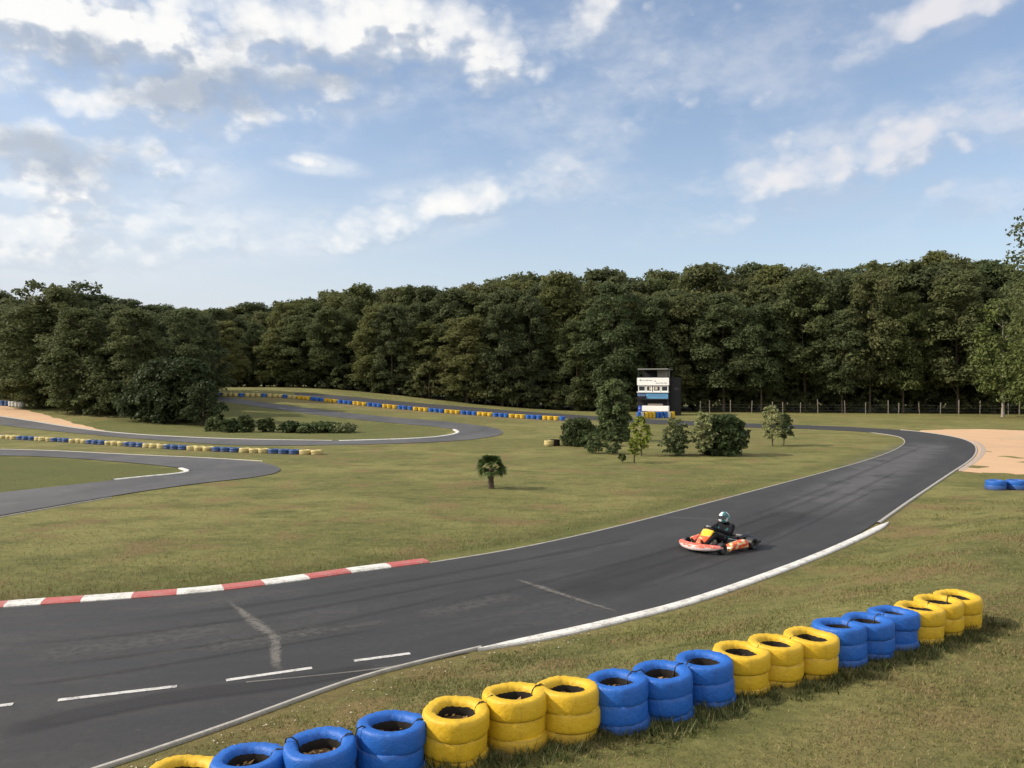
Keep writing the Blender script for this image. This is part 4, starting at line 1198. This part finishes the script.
    b = MB(); b.lathe([(.145 + .013 * math.cos(a), .013 * math.sin(a)) for a in np.linspace(0, 2 * PI, 10, endpoint=False)], 32, M, closed=True)
    for a in (0, 2.09, 4.19): b.tube([M @ Vector((0, 0, -.01)), M @ Vector((.14 * math.cos(a), .14 * math.sin(a), 0))], .011, 6)
    b.build('steering_wheel', mblk, root, smooth=True)
    MB().tube([SC - ax * .01, (.62, 0, .12)], .010, 8).build('steering_column', mfr, root, smooth=True)
    # engine on the driver's right with its airbox and exhaust, radiator on the other side
    e = MB(); e.box((-.22, -.40, .17), (.22, .14, .18), bev=.015)
    for k in range(5): e.box((-.22, -.40, .275 + k * .02), (.18, .16 - .01 * k, .008))
    e.build('engine', plain('engine_metal', (.22, .22, .22), .4, .5, .7), root)
    MB().tube([(-.1, -.42, .2), (-.28, -.5, .22), (-.5, -.42, .22), (-.72, -.30, .22), (-.78, -.05, .22)], [.03, .045, .05, .055, .04], 12).build('exhaust', mblk, root, smooth=True)
    MB().tube([(-.30, .36, .24), (-.5, .37, .26), (-.68, .36, .25)], [.05, .055, .05], 12).build('airbox', mblk, root, smooth=True)
    MB().tube([(.05, -.06, .13), (.32, -.06, .13)], [.07, .07], 12).build('fuel_tank', plain('tank_plastic', (.55, .53, .46), .4), root, smooth=True)
    for s in (-1, 1):
        MB().tube([(.78, s * .13, .08), (.74, s * .13, .16), (.72, s * .13, .20)], .012, 6).build('pedal', mfr, root, smooth=True)
    return SC, ax, M

def thing_part(name, parent):
    o = bpy.data.objects.new(name, None); o.empty_display_size = .1
    return finish(o, parent)

SC, SAX, SMAT = kart()

# ------------------------------------------------------------------ driver
def skin(edges_pts, edges, radii, root_i, levels=2):
    me = bpy.data.meshes.new('tmp'); me.from_pydata([tuple(p) for p in edges_pts], edges, [])
    o = bpy.data.objects.new('tmp', me); col.objects.link(o)
    md = o.modifiers.new('s', 'SKIN'); md.use_smooth_shade = True
    for i, r in enumerate(radii):
        sv = me.skin_vertices[0].data[i]; sv.radius = (r, r) if not hasattr(r, '__len__') else r; sv.use_root = (i == root_i)
    ms = o.modifiers.new('d', 'SUBSURF'); ms.levels = levels; ms.render_levels = levels
    dg = bpy.context.evaluated_depsgraph_get(); dg.update()
    res = bpy.data.meshes.new_from_object(o.evaluated_get(dg))
    bpy.data.objects.remove(o); bpy.data.meshes.remove(me)
    res.polygons.foreach_set('use_smooth', [True] * len(res.polygons))
    return res

def driver():
    J = {'pel': (-.14, 0, .18), 'wai': (-.245, 0, .31), 'che': (-.30, 0, .45), 'nb': (-.29, 0, .55), 'nk': (-.262, 0, .605)}
    rad = {'pel': (.145, .12), 'wai': (.165, .13), 'che': (.20, .15), 'nb': (.085, .075), 'nk': (.06, .06)}
    E = [('pel', 'wai'), ('wai', 'che'), ('che', 'nb'), ('nb', 'nk')]
    for s, t in ((1, 'l'), (-1, 'r')):
        grip = SMAT @ Vector((-.02, s * .145, .0))
        J['hip' + t] = (-.08, s * .10, .19); J['kne' + t] = (.34, s * .19, .37); J['ank' + t] = (.68, s * .14, .15); J['toe' + t] = (.76, s * .135, .23)
        J['sho' + t] = (-.285, s * .19, .495); J['elb' + t] = (-.05, s * .31, .37); wr = Vector(grip) + Vector((-.075, s * .03, -.01)); J['wri' + t] = tuple(wr)
        rad.update({'hip' + t: .088, 'kne' + t: .062, 'ank' + t: .045, 'toe' + t: .035, 'sho' + t: .082, 'elb' + t: .06, 'wri' + t: .034})
        E += [('pel', 'hip' + t), ('hip' + t, 'kne' + t), ('kne' + t, 'ank' + t), ('ank' + t, 'toe' + t), ('che', 'sho' + t), ('sho' + t, 'elb' + t), ('elb' + t, 'wri' + t)]
    ks = list(J); idx = {k: i for i, k in enumerate(ks)}
    me = skin([J[k] for k in ks], [(idx[a], idx[b]) for a, b in E], [rad[k] for k in ks], 0)
    me.name = 'person'
    ms = plain('black_racing_suit', (.010, .010, .013), .8, .08, 0, .3, 12, .5, 18); mteal = plain('teal_suit_panel', (.012, .10, .09), .6, .3, 0, .25, 12, .5, 18)
    me.materials.clear(); me.materials.append(ms); me.materials.append(mteal)
    for p in me.polygons:
        c = p.center
        if c.z < .47 and c.z > .17 and c.x < -.14 and c.x > -.42 and abs(c.y) > .09 and abs(c.y) < .23: p.material_index = 1
    o = finish(bpy.data.objects.new('person', me))
    o.location = KLOC; o.rotation_euler = (0, 0, KRZ); o.scale = (KS, KS, KS)
    tag(o, 'kart driver in black and teal suit and white-teal helmet, both hands on the wheel', 'person')
    # helmet
    mh, nt, bs = new_mat('helmet_print')
    P = nt.nodes.new('ShaderNodeTexCoord').outputs['Object']
    n = noise(nt, mapping(nt, P, (1, 1, 1.4), (2, 0, 0)), 7, 2, .5)
    c = mixc(nt, ramp(nt, n, .53, .55), (.66, .60, .62), (.03, .24, .23)); c = mixc(nt, ramp(nt, n, .62, .64), c, (.02, .05, .06))
    nt.links.new(c, bs.inputs['Base Color']); bs.inputs['Roughness'].default_value = .2
    HC = Vector((-.225, 0, .71))
    V = []; n1, n2 = 18, 28
    for i in range(n1 + 1):
        ph = PI * i / n1
        for j in range(n2):
            th = 2 * PI * j / n2
            d = Vector((math.sin(ph) * math.cos(th), math.sin(ph) * math.sin(th), math.cos(ph)))
            x, yy, z = d.x * .142, d.y * .122, d.z * .140
            if d.x > .2 and d.z < 0: x += .022 * min(1, (d.x - .2) * 3) * min(1, -d.z * 4)          # chin bar
            if z < -.105: z = -.105 + (z + .105) * .25
            if d.x < 0 and d.z > 0: x -= .012 * -d.x
            V.append(HC + Vector((x, yy, z)))
    F = [(i * n2 + j, (i + 1) * n2 + j, (i + 1) * n2 + (j + 1) % n2, i * n2 + (j + 1) % n2) for i in range(n1) for j in range(n2)]
    h = MB().add(V, F).build('helmet', mh, o, smooth=True)
    mv, nt, bs = new_mat('dark_visor'); bs.inputs['Base Color'].default_value = (.012, .013, .016, 1); bs.inputs['Roughness'].default_value = .05
    nn = noise(nt, nt.nodes.new('ShaderNodeTexCoord').outputs['Object'], 5, 2); bump(nt, bs, nn, .03, .01)
    L = []
    for zz in np.linspace(-.028, .055, 6):
        rr = math.sqrt(max(0, 1 - (zz / .14) ** 2)) + .02
        L.append([HC + Vector((.142 * rr * math.cos(a) + (.022 * min(1, max(0, (math.cos(a) - .2) * 3)) * min(1, max(0, -zz / .14 * 4)) if zz < 0 else 0) + .003, .122 * rr * math.sin(a), zz)) for a in np.linspace(-1.2, 1.2, 19)])
    MB().loft(L, caps=False, closed=False).build('visor', mv, h, smooth=True)
    mneck = MB().lathe([(.055, .55), (.085, .565), (.095, .585), (.085, .60), (.055, .61)], 18, Matrix.Translation((-.272, 0, .005)), closed=False)
    mneck.build('neck_brace', ms, o, smooth=True)
    # gloves: palm plus five fingers closed on the rim
    mg = plain('pale_glove', (.34, .34, .36), .7, .3, 0, .3, 20)
    for s in (1, -1):
        wr = Vector(J['wril' if s > 0 else 'wrir'])
        up = SAX; out = Vector((0, s, 0)); tang = (SMAT.to_3x3() @ Vector((1, 0, 0))).normalized()    # along the rim at 3 and 9 o'clock
        g = SMAT @ Vector((-.02, s * .145, 0))
        inw = (SMAT.to_3x3() @ Vector((0, -s, 0))).normalized()
        pts = [wr, wr * .45 + g * .55 - inw * .022 + up * .004]; ed = [(0, 1)]; rr = [.03, (.034, .022)]
        for f, (offs, ln) in enumerate(((-.030, .92), (-.010, 1.0), (.011, .96), (.030, .8))):
            b0 = g + tang * offs - inw * .026 + up * .006
            b1 = b0 + (up * .022 + inw * .012) * ln; b2 = b1 + (inw * .026 - up * .002) * ln; b3 = b2 + (-up * .024 + inw * .004) * ln
            k = len(pts); pts += [b0, b1, b2, b3]; rr += [.0100, .0095, .009, .0075]
            ed += [(1, k), (k, k + 1), (k + 1, k + 2), (k + 2, k + 3)]
        k = len(pts); t0 = pts[1] + tang * .03 * 1 - up * .008 + inw * .008
        pts += [t0, t0 + inw * .028 - up * .010, t0 + inw * .046 + up * .004]; rr += [.0115, .0105, .0085]
        ed += [(1, k), (k, k + 1), (k + 1, k + 2)]
        gm = skin(pts, ed, rr, 0, 1); gm.name = 'glove'; gm.materials.clear(); gm.materials.append(mg)
        finish(bpy.data.objects.new('glove', gm), o)
        t = 'l' if s > 0 else 'r'; a, b = Vector(J['ank' + t]), Vector(J['toe' + t])
        dv = (b - a).normalized(); sh = MB(); heel = a + Vector((-.005, 0, -.045))
        loops = []
        for q, (hw, hh) in zip(np.linspace(-.02, .24, 8), ((.032, .03), (.04, .042), (.04, .045), (.04, .04), (.043, .034), (.046, .028), (.042, .022), (.025, .014))):
            c = heel + Vector((.55, 0, .835)).normalized() * q; nn_ = Vector((-.835, 0, .55))
            loops.append([c + Vector((0, hw * math.cos(x_), 0)) + nn_ * (hh * math.sin(x_)) for x_ in np.linspace(0, 2 * PI, 10, endpoint=False)])
        sh.loft(loops).build('shoe', plain('black_boot', (.02, .02, .02), .5), o, smooth=True)
driver()

# ------------------------------------------------------------------ near grass and weeds
def blade_mat(name, cols):
    m, nt, bs = new_mat(name)
    geo = nt.nodes.new('ShaderNodeNewGeometry'); P = nt.nodes.new('ShaderNodeTexCoord').outputs['Object']
    rp = geo.outputs['Random Per Island']
    a = mixc(nt, ramp(nt, rp, 0, .55, False), cols[0], cols[1]); a = mixc(nt, ramp(nt, rp, .62, .95, False), a, cols[2])
    a = mixc(nt, mth(nt, 'MULTIPLY', ramp(nt, noise(nt, P, .8, 5, .62), .45, .60), .85), a, cols[3])
    nt.links.new(a, bs.inputs['Base Color']); bs.inputs['Roughness'].default_value = .7; bs.inputs['Specular IOR Level'].default_value = .2
    tl = nt.nodes.new('ShaderNodeBsdfTranslucent'); nt.links.new(a, tl.inputs[0]); mx = nt.nodes.new('ShaderNodeMixShader'); mx.inputs[0].default_value = .25
    nt.links.new(bs.outputs[0], mx.inputs[1]); nt.links.new(tl.outputs[0], mx.inputs[2]); nt.links.new(mx.outputs[0], nt.nodes['Material Output'].inputs[0])
    return m
M_blade = blade_mat('grass_blade', [(.072, .086, .022), (.135, .138, .042), (.24, .195, .095), (.215, .155, .078)])
M_weed = blade_mat('weed_blade', [(.030, .046, .013), (.062, .078, .022), (.17, .15, .07), (.06, .062, .02)])

def blades(rg, X, Y, H, Wd, lean):
    n = len(X); Z = height(X, Y) - .008
    a = rg.uniform(0, 2 * PI, n); b = rg.uniform(0, 2 * PI, n)
    wx, wy = np.cos(a) * Wd, np.sin(a) * Wd
    lx, ly = np.cos(b) * H * lean, np.sin(b) * H * lean
    p = np.c_[X, Y, Z]
    return np.stack([p - np.c_[wx, wy, 0 * wx], p + np.c_[wx, wy, 0 * wx], p + np.c_[lx, ly, H]], 1).reshape(-1, 3)

rg = np.random.default_rng(77)
Vg = []
for (y0, y1, n) in ((4.2, 8, 60000), (8, 12, 70000), (12, 17, 60000), (17, 26, 50000)):
    Y = rg.uniform(y0, y1, n); X = rg.uniform(-.72, .72, n) * Y
    d, s = dist_poly(X, Y, OUTER_EDGE); m = (d * s > .36 - .12 * (Y < 9))
    X, Y, d = X[m], Y[m], d[m]
    pat = .5 + .5 * np.sin(X * 2.1 + 1.7 * np.sin(Y * 1.3)) * np.sin(Y * 1.9 + np.sin(X * 1.1)) 
    m = rg.uniform(size=len(X)) < .35 + .65 * pat; X, Y, pat = X[m], Y[m], pat[m]
    Hh = rg.uniform(.018, .05, len(X)) * (.6 + .7 * pat)
    Vg.append(blades(rg, X, Y, Hh, .0035 + .00045 * Y, rg.uniform(.2, 1.1, len(X))))
for (y0, y1, n) in ((11, 20, 55000), (20, 34, 45000)):     # infield edge beyond the kerb
    Y = rg.uniform(y0, y1, n); X = rg.uniform(-.7, .3, n) * Y
    d, s = dist_poly(X, Y, W(MAININ)); m = (s < 0) & (d > (.56)) & (rg.uniform(size=n) < np.exp(-d / 2.2) + .12)
    X, Y, d = X[m], Y[m], d[m]
    Vg.append(blades(rg, X, Y, rg.uniform(.03, .075, len(X)) * (1 + .6 * np.exp(-d)), .007, rg.uniform(.2, .9, len(X))))
tag(finish(bpy.data.objects.new('grass', fast_mesh('grass', np.concatenate(Vg), 3, M_blade))), kind='stuff')
Vw = []
for i in range(len(sp)):
    for k in range(90):
        a = rg.uniform(0, 2 * PI); r = rg.uniform(.29, .62)
        if rg.uniform() > (1 if math.cos(a + .9) > -.2 else .35): continue
        cx, cy = sp[i][0] + r * math.cos(a), sp[i][1] + r * math.sin(a)
        if min(np.hypot(sp[:, 0] - cx, sp[:, 1] - cy)) < .285: continue
        n = rg.integers(5, 14); X = cx + rg.normal(size=n) * .03; Y = cy + rg.normal(size=n) * .03
        Vw.append(blades(rg, X, Y, rg.uniform(.04, .14, n) * rg.uniform(.5, 1.1), rg.uniform(.004, .010, n), rg.uniform(.2, .9, n)))
tag(finish(bpy.data.objects.new('weeds', fast_mesh('weeds', np.concatenate(Vw), 3, M_weed))), kind='stuff')
# white clover heads and pale chippings along the near kerb
Vc = []
for k in range(2200):
    t = rg.uniform(0, 1); Y = rg.uniform(7.2, 13); X = rg.uniform(-.6, .1) * Y
    d, s = dist_poly(np.array([X]), np.array([Y]), OUTER_EDGE)
    if d[0] * s[0] < .2 or rg.uniform() > np.exp(-(d[0] - .2) / .22): continue
    p = np.array([X, Y, hz(X, Y) + .012]); q = rg.uniform(.004, .011)
    Vc.append(np.array([p + [-q, -q * .6, 0], p + [q, -q, .004], p + [q * .7, q, .006], p + [-q * .8, q * .7, .002]]))
tag(finish(bpy.data.objects.new('gravel', fast_mesh('gravel', np.concatenate(Vc), 4, plain('pale_chippings', (.42, .40, .34), .9, .1, 0, .3, 40)))), kind='stuff')

# ------------------------------------------------------------------ light and sky
SUN_AZ = math.atan2(-1.0, -.04)          # compass angle from +Y towards +X
SUN_EL = R(34)
sd = Vector((math.sin(SUN_AZ) * math.cos(SUN_EL), math.cos(SUN_AZ) * math.cos(SUN_EL), math.sin(SUN_EL)))
L = bpy.data.lights.new('sun', 'SUN'); L.energy = 2.7; L.angle = R(1.2); L.color = (1, .90, .76)
lo = bpy.data.objects.new('sun', L); col.objects.link(lo)
lo.rotation_euler = (-sd).to_track_quat('-Z', 'Y').to_euler(); lo.location = (-30, 0, 60)

w = bpy.data.worlds.new('World'); sc.world = w; w.use_nodes = True
nt = w.node_tree; nt.nodes.clear()
out = nt.nodes.new('ShaderNodeOutputWorld')
sky = nt.nodes.new('ShaderNodeTexSky'); sky.sky_type = 'NISHITA'; sky.sun_disc = False
sky.sun_elevation = SUN_EL; sky.sun_rotation = SUN_AZ % (2 * PI); sky.altitude = 100; sky.air_density = 1.0; sky.dust_density = 1.2; sky.ozone_density = 1.6
bg = nt.nodes.new('ShaderNodeBackground'); nt.links.new(sky.outputs[0], bg.inputs[0]); bg.inputs[1].default_value = .075
tc = nt.nodes.new('ShaderNodeTexCoord'); D = tc.outputs['Generated']
sx = nt.nodes.new('ShaderNodeSeparateXYZ'); nt.links.new(D, sx.inputs[0])
az = mth(nt, 'ARCTAN2', sx.outputs[0], sx.outputs[1]); el = mth(nt, 'ARCSINE', sx.outputs[2])
cb = nt.nodes.new('ShaderNodeCombineXYZ'); nt.links.new(az, cb.inputs[0]); nt.links.new(el, cb.inputs[1])
AE = cb.outputs[0]
def ae(px, py):
    v = Vector(((px - 512) / FPX, 1, (HY - py) / FPX)).normalized()
    return math.atan2(v.x, v.y), math.asin(v.z)
# bodies of cloud: centre, half sizes (picture pixels for reading off the photo), tilt in degrees (anticlockwise), weight
BLOBS = [(330, 30, 185, 48, 4, 1.15), (455, 44, 85, 46, -22, 1.1), (205, 78, 165, 58, 6, 1.15), (60, 20, 190, 75, 0, 1.3), (125, 95, 105, 32, 16, 1.0), (245, 118, 85, 20, 22, .85),
         (60, 155, 130, 42, 0, 1.15), (30, 188, 150, 12, -2, .8), (330, 85, 110, 26, 8, .7), (590, 20, 58, 24, 40, 1.0), (500, 40, 40, 26, 0, .8), (935, 14, 88, 20, 14, 1.05), (885, 150, 175, 30, 16, .85), (775, 172, 75, 30, 12, .8), (1010, 115, 95, 30, 8, .8), (440, 208, 140, 26, 14, .9), (535, 178, 60, 22, 8, .5),
         (330, 240, 60, 12, 5, .6), (312, 163, 42, 9, -6, .85), (645, 85, 60, 30, 0, .05), (550, 108, 24, 16, 0, .6), (90, 240, 170, 30, 6, .7), (-330, 60, 260, 120, 0, 1.0), (1400, 60, 260, 50, 8, .8)]
BELLY = [(225, 85, 120, 28, 6, 1.0), (355, 75, 130, 26, -4, .7), (60, 150, 105, 28, 0, 1.0), (110, 60, 60, 20, 10, .6), (20, 100, 70, 16, 0, .4)]
def blobs(lst, off):
    acc = None
    for (px, py, rx, ry, tl, wt) in lst:
        a, e = ae(px, py)
        mp = mapping(nt, AE, (rx / FPX, ry / FPX, 1), (a + off[0], e + off[1], 0), (0, 0, R(tl)), 'TEXTURE')
        ln = nt.nodes.new('ShaderNodeVectorMath'); ln.operation = 'LENGTH'; nt.links.new(mp, ln.inputs[0])
        v = mth(nt, 'MULTIPLY', mth(nt, 'SUBTRACT', 1.15, mth(nt, 'POWER', ln.outputs['Value'], 1.6)), wt)
        acc = v if acc is None else mth(nt, 'SMOOTH_MAX', acc, v, .15)
    return mth(nt, 'MAXIMUM', acc, -.8)
ACC = []
def field(off):
    acc = blobs(BLOBS, off); ACC.append(acc)
    s = nt.nodes.new('ShaderNodeVectorMath'); s.operation = 'SUBTRACT'; nt.links.new(AE, s.inputs[0]); s.inputs[1].default_value = (off[0], off[1], 0)
    n1 = noise(nt, mapping(nt, s.outputs[0], (1, 1.7, 1), rot=(0, 0, R(-8))), 9, 7, .56)
    vo = nt.nodes.new('ShaderNodeTexVoronoi'); vo.feature = 'SMOOTH_F1'; vo.inputs['Scale'].default_value = 24; vo.inputs['Smoothness'].default_value = .6
    wv = nt.nodes.new('ShaderNodeVectorMath'); wv.operation = 'ADD'; nt.links.new(mapping(nt, s.outputs[0], (1, 1.4, 1)), wv.inputs[0])
    sc_ = nt.nodes.new('ShaderNodeVectorMath'); sc_.operation = 'SCALE'; nt.links.new(noise(nt, s.outputs[0], 14, 4, .6, out=1), sc_.inputs[0]); sc_.inputs['Scale'].default_value = .05
    nt.links.new(sc_.outputs[0], wv.inputs[1]); nt.links.new(wv.outputs[0], vo.inputs['Vector'])
    puff = mth(nt, 'SUBTRACT', .45, vo.outputs['Distance'])
    vo2 = nt.nodes.new('ShaderNodeTexVoronoi'); vo2.feature = 'SMOOTH_F1'; vo2.inputs['Scale'].default_value = 62; vo2.inputs['Smoothness'].default_value = .5
    nt.links.new(wv.outputs[0], vo2.inputs['Vector'])
    puff = mth(nt, 'ADD', mth(nt, 'MULTIPLY', puff, .7), mth(nt, 'MULTIPLY', mth(nt, 'SUBTRACT', .42, vo2.outputs['Distance']), .30))
    return mth(nt, 'ADD', mth(nt, 'ADD', mth(nt, 'MULTIPLY', acc, .8), mth(nt, 'MULTIPLY', mth(nt, 'SUBTRACT', n1, .52), 2.1)), puff)
f0 = field((0, 0)); f1 = field((.016, -.024))      # the second one is looked up a step towards the sun
alpha = ramp(nt, f0, -.04, 1.08)
lit = ramp(nt, mth(nt, 'SUBTRACT', f0, mth(nt, 'MULTIPLY', f1, .9)), -.34, .20)
thick = ramp(nt, f0, .45, 1.0)
cc = mixc(nt, lit, (.56, .61, .69), (1.0, .985, .95))
bel = ramp(nt, mth(nt, 'ADD', blobs(BELLY, (0, 0)), mth(nt, 'MULTIPLY', mth(nt, 'SUBTRACT', noise(nt, mapping(nt, AE, (1, 1.6, 1)), 13, 6, .6), .5), 3.2)), -.1, 1.1)
cc = mixc(nt, mth(nt, 'MULTIPLY', thick, mth(nt, 'SUBTRACT', 1, lit)), cc, (.44, .50, .60))
cc = mixc(nt, mth(nt, 'MULTIPLY', ramp(nt, f0, .25, -.25), .8), cc, (.86, .88, .92))
cc = mixc(nt, mth(nt, 'MULTIPLY', bel, .80), cc, (.36, .425, .53))
# towards the sun's side of the sky the clouds are brighter, far right ones pinkish and dimmer
cc = mixc(nt, ramp(nt, az, -.15, .55), cc, mixc(nt, lit, (.52, .58, .69), (.80, .79, .82)))
bgc = nt.nodes.new('ShaderNodeBackground'); nt.links.new(cc, bgc.inputs[0]); bgc.inputs[1].default_value = .45
mx = nt.nodes.new('ShaderNodeMixShader')
wz = noise(nt, mapping(nt, AE, (1, 2.0, 1), rot=(0, 0, R(-14))), 7, 8, .62)
wisp = mth(nt, 'MULTIPLY', mth(nt, 'MULTIPLY', ramp(nt, ACC[0], -.85, .45), ramp(nt, wz, .36, .70)), .62)
nt.links.new(mth(nt, 'MULTIPLY', mth(nt, 'MAXIMUM', alpha, wisp), mth(nt, 'MULTIPLY', ramp(nt, el, .01, .09), .93)), mx.inputs[0])
# thin milky veil, thicker low down and on the sun's side
veil = nt.nodes.new('ShaderNodeBackground'); veil.inputs[0].default_value = (.88, .93, 1.0, 1); veil.inputs[1].default_value = .35
vf = mth(nt, 'ADD', .11, mth(nt, 'MULTIPLY', ramp(nt, el, .36, .02), mth(nt, 'ADD', .34, mth(nt, 'MULTIPLY', ramp(nt, az, .25, -.6), .62))))
mv_ = nt.nodes.new('ShaderNodeMixShader'); nt.links.new(vf, mv_.inputs[0]); nt.links.new(bg.outputs[0], mv_.inputs[1]); nt.links.new(veil.outputs[0], mv_.inputs[2])
nt.links.new(mv_.outputs[0], mx.inputs[1]); nt.links.new(bgc.outputs[0], mx.inputs[2])
# bright broken cloud added overhead and behind the camera, unseen, as fill light
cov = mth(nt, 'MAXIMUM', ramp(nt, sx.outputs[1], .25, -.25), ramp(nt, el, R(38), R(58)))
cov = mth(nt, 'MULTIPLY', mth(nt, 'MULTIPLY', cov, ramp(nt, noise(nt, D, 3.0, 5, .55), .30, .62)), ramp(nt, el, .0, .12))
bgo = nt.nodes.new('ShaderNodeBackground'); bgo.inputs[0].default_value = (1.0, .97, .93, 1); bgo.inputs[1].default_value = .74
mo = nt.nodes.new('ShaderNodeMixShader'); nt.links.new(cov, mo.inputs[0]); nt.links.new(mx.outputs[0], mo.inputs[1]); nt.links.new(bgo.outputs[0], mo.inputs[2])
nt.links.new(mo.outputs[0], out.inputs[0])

# ------------------------------------------------------------------ render settings
sc.render.engine = 'CYCLES'
cy = sc.cycles
cy.max_bounces = 4; cy.diffuse_bounces = 3; cy.glossy_bounces = 2; cy.transmission_bounces = 3; cy.transparent_max_bounces = 12
cy.use_denoising = True
try: cy.denoiser = 'OPENIMAGEDENOISE'
except Exception: pass
cy.use_adaptive_sampling = True; cy.adaptive_threshold = .015
sc.view_settings.view_transform = 'Standard'; sc.view_settings.look = 'None'
sc.view_settings.exposure = 1.2; sc.view_settings.gamma = 1.0
print('trees', ntree)
